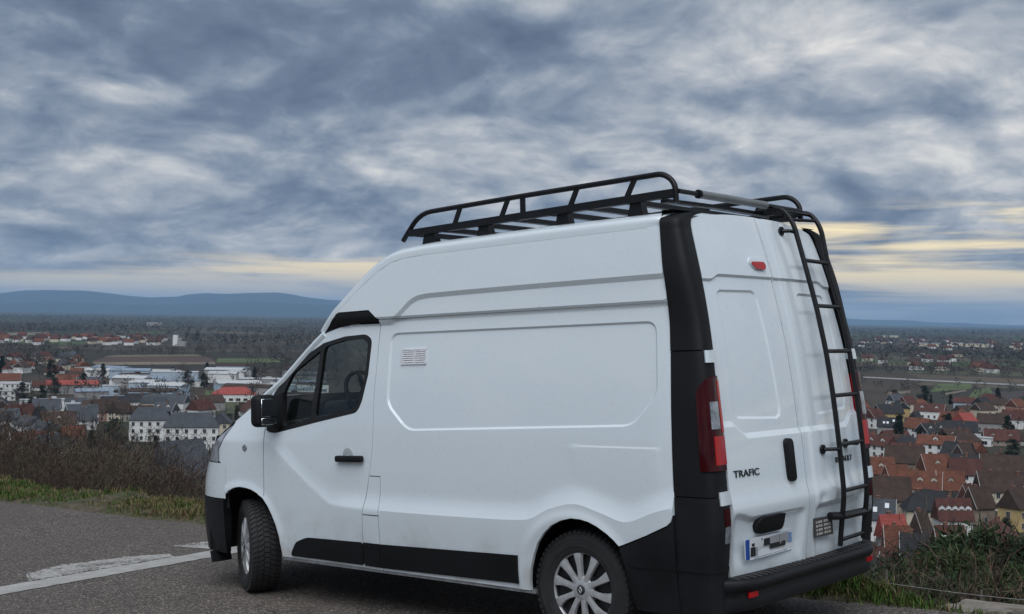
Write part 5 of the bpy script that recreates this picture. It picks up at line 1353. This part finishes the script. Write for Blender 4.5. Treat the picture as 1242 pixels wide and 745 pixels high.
# far villages: tiny houses a few pixels wide
def hamlet(name_zone, group, n, pxr, dr, seed):
    r_ = np.random.default_rng(seed)
    protos = {}
    for k in range(n):
        px = r_.uniform(*pxr); dist = r_.uniform(*dr); p = at_dist(px, dist); rf = ['red-brown', 'orange', 'red-brown', 'brown'][r_.integers(4)]; wl = ['white', 'cream', 'white'][r_.integers(3)]
        if (wl, rf) not in protos:
            t = gable_house('house', (0, 0, 0), 0, 15, 10, 5.4, 5.0, wl, rf, floors=1, windows=False, chimneys=0); protos[(wl, rf)] = t
        else: t = copy_tree(protos[(wl, rf)])
        t.location = tuple(p); t.rotation_euler = (0, 0, r_.uniform(0, 3.14)); tag(t, f'tiny {wl} house with {rf} roof in the {name_zone}', 'house', group)
hamlet('village beyond the fields', 'houses of the distant village', 80, (-70, 205), (2050, 2600), 41)
hamlet('far small town', 'houses of the far small town', 44, (1040, 1290), (2700, 4300), 42)
hamlet('scattered farms among the woods', 'farmhouses scattered on the plain', 16, (1040, 1290), (1500, 2300), 43)
# a row of long pale halls in the far small town
for k, (px, py, w_) in enumerate(((1128, 420.5, 24), (1160, 419.5, 14), (1185, 421.0, 26), (1080, 409.5, 18))):
    p, d = hit(px, py); L = w_ / pxm(np.hypot(*(p - CAM)[:2])); t = empty('long_pale_hall', tuple(p), VIEWYAW - math.pi / 2 - math.atan2(px - 621, FPX)); m_ = MB(); m_.box((0, 0, 4), (L, 30, 8)); m_.build('wall', WALLS['cream'], t); m_ = MB(); m_.box((0, 0, 8.5), (L + 1, 31, 1)); m_.build('roof', ROOFS['blue-grey sheet'], t)
    tag(t, 'long pale hall in the far small town on the plain', 'hall', 'pale halls of the far small town')

# ------------------------------------------------------------------ fields, pitch and the country road
def patch(name, corners, mat, lift=.15):
    P = [hit(*c)[0] for c in corners]; n = 10; vs = []
    for i in range(n + 1):
        for j in range(n + 1):
            u, v = i / n, j / n; q = (1 - u) * (1 - v) * P[0] + u * (1 - v) * P[1] + u * v * P[2] + (1 - u) * v * P[3]
            vs.append((q[0], q[1], float(ground(q[0], q[1])) + lift))
    fs = [(i * (n + 1) + j, (i + 1) * (n + 1) + j, (i + 1) * (n + 1) + j + 1, i * (n + 1) + j + 1) for i in range(n) for j in range(n)]
    o = obj(name, mesh(name, vs, fs, mat)); tag(o, kind='structure')
def fmat(name, c): return plain(name, c, .95, var=.3, scale=.03)
F_BROWN = fmat('ploughed_field', (.075, .042, .032)); F_TAN = fmat('stubble_field', (.17, .135, .095)); F_GREEN = fmat('meadow', (.075, .105, .035)); F_OLIVE = fmat('rough_pasture', (.065, .070, .032)); F_DARK = fmat('dark_field', (.045, .034, .030)); F_ROAD = fmat('pale_road', (.26, .255, .25))
patch('field', [(112, 438.5), (262, 438.5), (250, 433), (128, 433.5)], F_BROWN)
patch('field', [(116, 443), (262, 442), (260, 439), (112, 439)], F_TAN)
patch('field', [(125, 433), (245, 432.3), (242, 430.2), (140, 431)], F_TAN)
patch('field', [(262, 440), (345, 440), (345, 435), (264, 435)], F_GREEN)
patch('field', [(290, 415), (340, 415), (338, 411.5), (288, 411.5)], F_OLIVE)
patch('field', [(0, 407), (60, 406), (60, 403), (0, 404)], F_TAN)
patch('pitch', [(250, 503), (318, 501), (318, 487), (256, 486)], F_OLIVE)
patch('pitch', [(247, 483), (262, 483), (262, 474), (250, 474)], F_GREEN)
patch('field', [(1128, 476), (1178, 472), (1178, 465), (1136, 466)], F_GREEN)
patch('field', [(1172, 486), (1205, 478), (1200, 470), (1182, 473)], F_GREEN, .2)
patch('field', [(1180, 489), (1250, 489), (1250, 474), (1206, 476)], F_DARK, .25)
patch('field', [(1145, 480), (1172, 475), (1172, 473), (1148, 477)], F_TAN, .3)
patch('field', [(1074, 480), (1104, 477), (1104, 474), (1078, 476)], F_TAN, .2)
patch('field', [(1100, 453), (1250, 457), (1250, 452), (1104, 449.5)], F_OLIVE)
patch('road', [(1038, 458.2), (1300, 472.0), (1300, 469.8), (1038, 456.8)], F_ROAD, .4)
# ================================================================== TREES, SHRUBS, WOODS
BARK = plain('grey_bark', (.060, .050, .043), .9, var=.35, scale=4)
TWIG = vcol_material('bare_twigs', .9)
NEEDLE = vcol_material('evergreen_leaves', .75)

def ribbons(P0, P1, w0, w1, r_):
    """thin three-sided twigs between point arrays: two crossed tapering blades each"""
    n = len(P0); d = P1 - P0; d /= np.linalg.norm(d, axis=1)[:, None] + 1e-9
    q = r_.normal(size=(n, 3)); u = np.cross(d, q); u /= np.linalg.norm(u, axis=1)[:, None] + 1e-9
    V = np.stack([P0 - u * w0[:, None], P0 + u * w0[:, None], P1 + u * w1[:, None], P1 - u * w1[:, None]], 1).reshape(-1, 3)
    return V, (np.arange(n)[:, None] * 4 + np.array([[0, 1, 2, 3]]))
def branching(r_, roots, dirs, lens, rads, levels, kids, spread, shrink, bend=.25):
    """returns per level (start, end, r0, r1)"""
    out = []; P, D, L, R_ = roots, dirs, lens, rads
    for lv in range(levels):
        n = len(P); segs = 3; A = P; d = D
        for s in range(segs):
            d2 = d + r_.normal(size=d.shape) * bend * .5 + np.array([0, 0, .10]); d2 /= np.linalg.norm(d2, axis=1)[:, None]
            B = A + d2 * (L / segs)[:, None]; out.append((lv, A, B, R_ * (1 - .22 * s), R_ * (1 - .22 * (s + 1)))); 
            if s == 0: M1, d1 = B, d2
            A, d = B, d2
        if lv == levels - 1: break
        k = kids[lv]; t = r_.random((n, k)); st = np.where(t[..., None] < .5, M1[:, None] + (A - M1)[:, None] * (t * 2)[..., None] * .9, A[:, None])
        nd = d[:, None] + r_.normal(size=(n, k, 3)) * spread[lv]; nd /= np.linalg.norm(nd, axis=2)[..., None]
        P = st.reshape(-1, 3); D = nd.reshape(-1, 3); L = (np.repeat(L, k) * shrink[lv] * r_.uniform(.6, 1.2, n * k)); R_ = np.repeat(R_, k) * .5
    return out
def bare_tree_meshes(seed, h, col, fat=1.0, kids=(7, 6, 5), name='tree'):
    r_ = np.random.default_rng(seed)
    segs = branching(r_, np.array([[0, 0, 0.0]]), np.array([[r_.normal() * .04, r_.normal() * .04, 1.0]]), np.array([h * .52]), np.array([h * .020]), 4, kids, (.55, .6, .7), (.62, .6, .62))
    k = h / max(float(np.quantile(B[:, 2], .985)) for lv, A, B, r0, r1 in segs if lv == 3)
    segs = [(lv, A * k, B * k, r0, r1) for lv, A, B, r0, r1 in segs]; m = MB()
    for lv, A, B, r0, r1 in segs:
        if lv <= 1:
            for a, b, q0, q1 in zip(A, B, r0, r1): m.tube([a, b], [q0, q1], 6, caps=False)
    trunk = m.mesh('trunk', BARK, True, 60)
    Vs, Fs, Cs = [], [], []; b0 = 0
    for lv, A, B, r0, r1 in segs:
        if lv >= 2:
            V, F = ribbons(A, B, np.maximum(r0 * 1.2, .022 * fat), np.maximum(r1 * .8, .012 * fat), r_); Vs.append(V); Fs.append(F + b0); b0 += len(V); Cs.append(np.array(col)[None] * r_.uniform(.6, 1.5, (len(F), 1)) * r_.uniform(.9, 1.1, (len(F), 3)))
    me = fast_mesh('crown', np.concatenate(Vs), np.concatenate(Fs), TWIG); set_tint(me, np.concatenate(Cs), 4)
    return trunk, me
def shrub_meshes(seed, h, col):
    r_ = np.random.default_rng(seed); n = int(r_.integers(16, 24)); a = r_.uniform(0, 6.283, n); sp = r_.uniform(.05, .55, n)
    roots = np.stack([np.cos(a) * sp * .5, np.sin(a) * sp * .5, 0 * a - .1], -1) * h * .45; dirs = np.stack([np.cos(a) * sp, np.sin(a) * sp, np.ones(n)], -1); dirs /= np.linalg.norm(dirs, axis=1)[:, None]
    segs = branching(r_, roots, dirs, h * r_.uniform(.5, .85, n), np.full(n, .0095 * h ** .5), 4, (6, 5, 3), (.42, .5, .6), (.55, .52, .6), .3)
    k = h / max(float(np.quantile(B[:, 2], .97)) for lv, A, B, r0, r1 in segs); segs = [(lv, A * k, B * k, r0, r1) for lv, A, B, r0, r1 in segs]
    out = []
    for lo, hi, nm in ((0, 1, 'stems'), (1, 9, 'twigs')):
        Vs, Fs, Cs = [], [], []; b0 = 0
        for lv, A, B, r0, r1 in segs:
            if lo <= lv < hi:
                V, F = ribbons(A, B, np.maximum(r0, .0042), np.maximum(r1, .0030), r_); Vs.append(V); Fs.append(F + b0); b0 += len(V)
                Cs.append(np.array(col)[None] * r_.choice([.45, .8, 1.2, 2.1], (len(F), 1)) * r_.uniform(.88, 1.12, (len(F), 3)))
        me = fast_mesh(nm, np.concatenate(Vs), np.concatenate(Fs), TWIG); set_tint(me, np.concatenate(Cs), 4); out.append(me)
    return out
def leafy_meshes(seed, h, rx, col, n, size, conic=0.0, clumps=26):
    """evergreen: leaf quads gathered in clumps on limbs through the crown's volume"""
    r_ = np.random.default_rng(seed); m = MB(); th = h * .3
    m.tube([(0, 0, -1.0), (r_.normal() * .1, r_.normal() * .1, h * .45), (r_.normal() * .15, r_.normal() * .15, h * .92)], [h * .022, h * .015, h * .004], 7)
    cz = r_.uniform(.16, 1.0, clumps); ca = r_.uniform(0, 6.283, clumps)
    cr = rx * ((1 - conic) * np.sqrt(np.clip(1 - (2 * cz - .95) ** 2 * .9, .05, 1)) + conic * (1.04 - cz)) * r_.uniform(.35, 1.0, clumps)
    C = np.stack([np.cos(ca) * cr, np.sin(ca) * cr, cz * h * .97], -1); crad = rx * r_.uniform(.20, .42, clumps) * (1 - .5 * conic * cz)
    for c in C: m.tube([(0, 0, max(.2, c[2] - rx * .35)), c], [h * .006, h * .002], 5, caps=False)
    trunk = m.mesh('trunk', BARK, True, 60)
    k = r_.integers(clumps, size=n); v = r_.normal(size=(n, 3)); v /= np.linalg.norm(v, axis=1)[:, None]; rad = r_.random(n) ** .45
    P = C[k] + v * (crad[k] * rad)[:, None] * np.array([1, 1, .75])
    d = v * .7 + r_.normal(size=(n, 3)) * .6; d /= np.linalg.norm(d, axis=1)[:, None]; s = size * r_.uniform(.5, 1.4, n)
    V, F = ribbons(P, P + d * s[:, None], s * .16, s * .07, r_)
    me = fast_mesh('crown', V, F, NEEDLE); tone = r_.uniform(.6, 1.35, clumps)[k]
    set_tint(me, np.array(col)[None] * (tone * r_.uniform(.7, 1.35, n))[:, None] * r_.uniform(.9, 1.1, (n, 3)), 4)
    return trunk, me

def plant(name, parts, p, s, rz, label, cat, group=None):
    t = empty(name, tuple(p), rz); t.scale = (s, s, s)
    for nm, me in parts: obj(nm, me, t)
    tag(t, label, cat, group); return t

# --- bare scrub on the slope below the grass verge, left of the van
r_ = np.random.default_rng(11)
SHR = [shrub_meshes(100 + i, 3.2, c) for i, c in enumerate(((.062, .042, .034), (.050, .042, .034), (.082, .060, .043), (.042, .035, .030), (.066, .040, .034), (.070, .060, .042)))]
SLAB = ['reddish-brown bare shrub on the slope below the grass', 'grey-brown bare shrub on the slope below the grass', 'pale brown bare shrub on the slope below the grass', 'dark brown bare shrub on the slope below the grass', 'ruddy bare shrub on the slope below the grass', 'straw-brown bare shrub on the slope below the grass']
def scrub_top(px): return np.interp(px, [-110, 0, 60, 120, 170, 210, 250, 300], [512, 518, 534, 542, 556, 575, 590, 600])
for k in range(124):
    dist = 15 + 26 * (k / 124) ** 1.1 + r_.uniform(-1, 1); px = r_.uniform(-110, 300); p = at_dist(px, dist); i = int(r_.integers(6))
    top = z_at(px, scrub_top(px) + r_.uniform(-8, 24) + (12 if dist < 18 else 0), dist); hgt = top - p[2]
    if hgt < .6 or hgt > 6 or p[1] > EDGE_Y - 1.5: continue
    plant('bare_shrub', (('stems', SHR[i][0]), ('twigs', SHR[i][1])), p - np.array([0, 0, .1]), hgt / 3.2, r_.uniform(0, 6.28), ('low ' if hgt < 1.7 else 'waist-high ' if hgt < 2.4 else 'tall ' if hgt < 3.4 else 'towering ') + SLAB[i], 'shrub', 'bare scrub below the verge')
# scrub and evergreens below the fence on the right
for k in range(20):
    dist = r_.uniform(15, 34); px = r_.uniform(1030, 1290); p = at_dist(px, dist, 700); i = int(r_.integers(6))
    top = z_at(px, r_.uniform(675, 720), dist); hgt = top - p[2]
    if hgt < .5 or hgt > 4 or p[1] > EDGE_Y - 2: continue
    plant('bare_shrub', (('stems', SHR[i][0]), ('twigs', SHR[i][1])), p, hgt / 3.2, r_.uniform(0, 6.28), ('low ' if hgt < 1.3 else 'tall ') + SLAB[i].replace('below the grass', 'below the wire fence'), 'shrub', 'bare scrub below the fence')
EV = [leafy_meshes(300 + i, 6.0, 2.2, c, 52000, .115, cn, 44) for i, (c, cn) in enumerate((((.026, .043, .018), .15), ((.022, .035, .018), .35), ((.036, .056, .021), .0)))]
for (px, dist, top, v, lb) in ((1212, 34, 655, 0, 'broad dark green pine rising highest below the wire fence'), (1175, 31, 678, 2, 'mid green bushy evergreen beside the tallest pine'), (1262, 30, 664, 1, 'dark green evergreen at the end of the fence'), (1140, 38, 662, 1, 'slender dark evergreen growing in front of the red roofs'), (1236, 24, 690, 2, 'low bright-leaved evergreen bush in front of the pines'), (1195, 26, 700, 1, 'low dark evergreen bush behind the fence wire'), (1100, 33, 705, 0, 'small dark evergreen bush left of the slender one'), (1165, 25, 712, 0, 'squat evergreen bush close behind the fence')):
    p = at_dist(px, dist, 700); hgt = z_at(px, top, dist) - p[2]
    plant('evergreen_tree', (('trunk', EV[v][0]), ('crown', EV[v][1])), p, hgt / 6.0, r_.uniform(0, 6.28), lb, 'tree', 'evergreens below the fence')

# --- trees in and around the town and the village
BT = [bare_tree_meshes(400 + i, 11.0, c, f) for i, (c, f) in enumerate((((.058, .048, .042), 2.2), ((.070, .055, .043), 2.0), ((.048, .042, .040), 2.4), ((.085, .062, .040), 2.0)))]
BL = ['grey-brown bare', 'brown bare', 'dark bare', 'russet bare']
CN = [leafy_meshes(450 + i, 12.0, r0, c, 1500, .9, cn, 30) for i, (r0, c, cn) in enumerate(((3.0, (.018, .027, .017), .9), (4.2, (.022, .030, .018), .3), (2.4, (.020, .028, .020), 1.0)))]
CL = ['tall narrow dark conifer', 'broad dark evergreen', 'slim pointed conifer']
def town_tree(px, py, hpx, v, label, conif=False, group=None):
    p, d = hit(px, py); hd = np.hypot(*(p - CAM)[:2]); hgt = hpx / pxm(hd); T = CN[v] if conif else BT[v]
    return plant('conifer' if conif else 'bare_tree', (('trunk', T[0]), ('crown', T[1])), p, hgt / (12.0 if conif else 11.0), r_.uniform(0, 6.28), label, 'tree', group)
for (px, py, h, v, lb) in ((140, 545, 36, 1, 'broad dark evergreen in front of the school wing'), (188, 548, 20, 2, 'slim pointed conifer before the white school'), (27, 487, 22, 1, 'dark evergreen before the white apartment blocks'), (50, 488, 20, 1, 'second dark evergreen before the apartment blocks'), (2, 455, 22, 0, 'dark conifer beside the red-roofed suburb'), (228, 470, 20, 1, 'dark evergreen standing among the industrial sheds'), (247, 471, 18, 1, 'dark evergreen next to the sports pitch'), (62, 460, 22, 1, 'dark evergreen behind the red warehouse'), (330, 505, 26, 1, 'dark evergreen hedge tree behind the pavilion'), (112, 545, 22, 1, 'dark evergreen above the scrub beside the school'), (1090, 542, 38, 0, 'dark conifer between grey roofs in the village'), (1222, 536, 30, 0, 'tall conifer before the long brown roof'), (1210, 492, 20, 0, 'dark conifer at the field edge of the village'), (1120, 488, 20, 1, 'dark evergreen at the upper end of the village'), (1145, 556, 26, 1, 'dark evergreen beside the big white house'), (1228, 560, 26, 1, 'dark evergreen near the pink flat-roofed building')):
    town_tree(px, py, h, v, lb, True)
for k, (px, py, h) in enumerate(((95, 548, 30), (122, 552, 34), (160, 556, 30), (205, 560, 28), (236, 556, 34), (252, 545, 28), (30, 538, 26), (62, 545, 28), (8, 535, 24), (178, 520, 20), (215, 512, 18), (150, 505, 16), (100, 512, 18), (258, 520, 22))):
    town_tree(px, py, h, k % 4, ('dark ' if k % 2 else 'brown ') + ['many-branched bare tree in front of the town houses', 'wide bare tree in front of the school'][90 < px < 270], False, 'bare trees in front of the town')
def free_spot(p, r): return free(p[0], p[1], r)
def scatter(n, pxr, dr, hr, zone, group, seed, conif=.1, clear=4.0):
    q = np.random.default_rng(seed); c = 0; tries = 0
    while c < n and tries < n * 30:
        tries += 1; px = q.uniform(*pxr); dist = math.sqrt(q.uniform(dr[0] ** 2, dr[1] ** 2)); p = at_dist(px, dist)
        if not free_spot(p, clear): continue
        cf = q.random() < conif; v = int(q.integers(3 if cf else 4)); T = CN[v] if cf else BT[v]; hgt = q.uniform(*hr)
        plant('conifer' if cf else 'bare_tree', (('trunk', T[0]), ('crown', T[1])), p, hgt / (12.0 if cf else 11.0), q.uniform(0, 6.28), f"{'small' if hgt < hr[0] + (hr[1] - hr[0]) * .33 else 'medium' if hgt < hr[0] + (hr[1] - hr[0]) * .66 else 'large'} {CL[v] if cf else BL[v] + ' tree'} {zone}", 'tree', group); c += 1
scatter(70, (-50, 350), (280, 620), (7, 13), 'between the houses of the town', 'trees in the town', 51)
scatter(84, (-50, 380), (600, 1150), (8, 14), 'around the sheds and blocks', 'trees around the industrial sheds', 52)
scatter(60, (1020, 1300), (240, 560), (4, 8), 'between the village roofs', 'trees in the village', 53, .3, 2.0)
scatter(46, (1020, 1300), (560, 930), (6, 11), 'around the outer village', 'trees around the outer village', 54, .2, 2.0)
scatter(48, (-40, 265), (95, 300), (5, 9), 'on the lower slope behind the scrub', 'trees on the lower slope', 55, .12, 3.0)

# --- woods of the plain, too many to count
def woods(name, label, belts, seed, base_col):
    q = np.random.default_rng(seed); Vs, Fs, Cs = [], [], []; b0 = 0
    for (px0, px1, d0, d1, n, h, k) in belts:
        px = q.uniform(px0, px1, n); dist = np.sqrt(q.uniform(d0 ** 2, d1 ** 2, n))
        th = (px - 621) / FPX; yaw = VIEWYAW - np.arctan(th); x = CAM[0] + dist * np.cos(yaw); y = CAM[1] + dist * np.sin(yaw)
        dens_ = np.sin(x * .004 + seed) * np.sin(y * .005 + 1) + .5 * np.sin(x * .013) * np.sin(y * .011 + 2); kp = dens_ > q.uniform(-1.1, .5, n)
        x, y, dist = x[kp], y[kp], dist[kp]; n = len(x)
        if n == 0: continue
        z = ground(x, y); H = h * q.uniform(.6, 1.25, n); Rr = H * q.uniform(.32, .5, n); tone = q.uniform(.7, 1.3, n) if d1 < 2000 else q.uniform(.85, 1.15, n)
        k = k * 2 if d1 < 2000 else k; N = n * k; i = np.repeat(np.arange(n), k); v = q.normal(size=(N, 3)); v /= np.linalg.norm(v, axis=1)[:, None]; rad = q.random(N) ** .5
        P = np.stack([x[i], y[i], z[i] + H[i] * .55], -1) + v * rad[:, None] * np.stack([Rr[i], Rr[i], H[i] * .48], -1)
        d = v + np.array([0, 0, .5]) + q.normal(size=(N, 3)) * .5; d /= np.linalg.norm(d, axis=1)[:, None]; s = H[i] * q.uniform(.25, .5, N) * (.62 if d1 < 2000 else 1.0)
        V, F = ribbons(P, P + d * s[:, None], s * (.15 if d1 < 2000 else .32), s * .05, q); Vs.append(V); Fs.append(F + b0); b0 += len(V)
        Cs.append(np.array(base_col)[None] * (tone[i] * q.uniform(.6, 1.3, N))[:, None] * q.uniform(.88, 1.12, (N, 3)))
    me = fast_mesh(name, np.concatenate(Vs), np.concatenate(Fs), TWIG); set_tint(me, np.concatenate(Cs), 4)
    o = obj(name, me); tag(o, label, 'woods', kind='stuff')
woods('woods', 'bare grey-brown woods covering the plain behind the town', [(-160, 620, 1580, 1980, 1400, 9, 15), (60, 230, 1040, 1140, 110, 9, 16), (-60, 100, 1150, 1450, 160, 11, 16), (-160, 620, 2850, 4300, 2200, 11, 8), (-160, 620, 4300, 9500, 3200, 12, 6), (80, 230, 760, 900, 120, 10, 18), (225, 420, 2050, 2700, 420, 11, 10)], 61, (.078, .067, .058))
woods('woods', 'bare trees and thickets on the low ground behind the van', [(352, 1012, 240, 700, 520, 9, 22), (300, 1020, 700, 1500, 900, 10, 16), (265, 560, 60, 240, 70, 7, 90)], 63, (.070, .060, .050))
woods('woods', 'bare dark woods and hedges on the plain behind the village', [(880, 1380, 960, 1180, 70, 8, 16), (880, 1380, 1400, 1900, 1100, 10, 12), (880, 1380, 1900, 2500, 900, 11, 10), (880, 1380, 2500, 4500, 1300, 12, 8), (880, 1380, 4500, 11000, 2600, 13, 6)], 62, (.074, .065, .057))

# ------------------------------------------------------------------ wire fence and stones at the edge of the drop
POSTM = plain('weathered_post', (.13, .115, .10), .9, var=.3, scale=6); WIREM = plain('fence_wire', (.48, .48, .47), .45, metal=.6)
FY = -2.75
def vplane(px, py, y):      # picture point on the upright plane through the fence, van frame
    d = M3.T @ ray(px, py); t = (y - CAM_V[1]) / d[1]; return CAM_V + d * t
wa = vplane(1030, 702, FY); wb = vplane(1242, 724.5, FY); sl_ = (wb[2] - wa[2]) / (wb[0] - wa[0])
def wire_z(x): return wa[2] + sl_ * (x - wa[0])
fence = empty('wire_fence', tuple(W((wa[0], FY, 0))), 0.0); fence.matrix_world = VANM @ Matrix.Translation((0, FY, 0)); tag(fence, 'thin wire fence on slim weathered posts along the drop', 'fence')
for x, top in ((vplane(1044, 700, FY)[0], .02), (vplane(1075, 689, FY)[0], .10), (vplane(1190, 712, FY)[0], .02), (vplane(1310, 712, FY)[0], .03), (vplane(985, 690, FY)[0], .03), (vplane(930, 690, FY)[0], .03)):
    zt_ = wire_z(x) + top; m_ = MB(); m_.tube([(x, 0, zt_ - 1.15), (x + .01, .005, zt_ - .5), (x, 0, zt_)], [.012, .011, .009], 7); m_.build('post', POSTM, fence, smooth=True)
for dz in (0.0, -.22, -.45):
    m_ = MB(); xs = np.linspace(vplane(1330, 712, FY)[0], 1.2, 40); m_.tube([(x, .018, wire_z(x) + dz - .018 * abs(math.sin((x - xs[0]) * 2.1))) for x in xs], .0019, 5); m_.build('wire', WIREM, fence, smooth=True)
STONE = plain('limestone', (.21, .185, .155), .9, var=.35, scale=5, bump=.02, bscale=14)
def stone(px, py, size, seed, label):
    q = np.random.default_rng(seed); d = M3.T @ ray(px, py); t = (-.03 - CAM_V[2]) / d[2]; c = CAM_V + d * t
    bm = bmesh.new(); bmesh.ops.create_icosphere(bm, subdivisions=3, radius=1.0)
    for v in bm.verts:
        n_ = v.co.copy(); k = 1 + .16 * math.sin(n_.x * 4 + seed) * math.sin(n_.y * 5 + 1) + .10 * math.sin(n_.z * 7 + n_.x * 3)
        v.co = Vector((max(-.8, min(.8, n_.x * k)) * size[0], max(-.8, min(.8, n_.y * k)) * size[1], max(-.6, min(.62, n_.z * k)) * size[2]))
    me = bpy.data.meshes.new('stone_slab'); bm.to_mesh(me); bm.free(); me.materials.append(STONE); me.shade_smooth(); me.set_sharp_from_angle(angle=math.radians(28))
    o = obj('stone_slab', me); o.matrix_world = VANM @ Matrix.Translation(tuple(c)) @ Matrix.Rotation(q.uniform(-.5, .5), 4, 'Z') @ Matrix.Rotation(q.uniform(-.12, .12), 4, 'X'); tag(o, label, 'stone', 'stones at the edge of the verge')
stone(1226, 741, (.30, .17, .06), 1, 'large flat pale stone slab lying on the verge'); stone(1190, 738, (.20, .12, .05), 2, 'smaller flat stone beside the large slab'); stone(1163, 742, (.16, .09, .045), 3, 'narrow brown stone half buried in grass'); stone(1206, 745, (.14, .09, .05), 5, 'broken stone piece in front of the large slab'); stone(1066, 720, (.10, .06, .04), 4, 'low stone under the wire fence post')
# ================================================================== THE AIR OVER THE PLAIN
def build_haze():
    m = bpy.data.materials.new('valley_haze'); m.use_nodes = True; w = NT(m.node_tree); w.n.clear()
    out = w.new('ShaderNodeOutputMaterial'); v = w.new('ShaderNodeVolumePrincipled')
    v.inputs['Color'].default_value = (.42, .68, 1.0, 1); v.inputs['Density'].default_value = 3.9e-5; v.inputs['Anisotropy'].default_value = .0
    w.l.new(v.outputs[0], out.inputs['Volume'])
    b = MB(); b.box((0, 0, (520 - 95) / 2), (76000, 76000, 520 + 95)); o = b.build('haze', m); tag(o, 'thin blue haze filling the air over the plain', 'haze', kind='stuff')
build_haze()
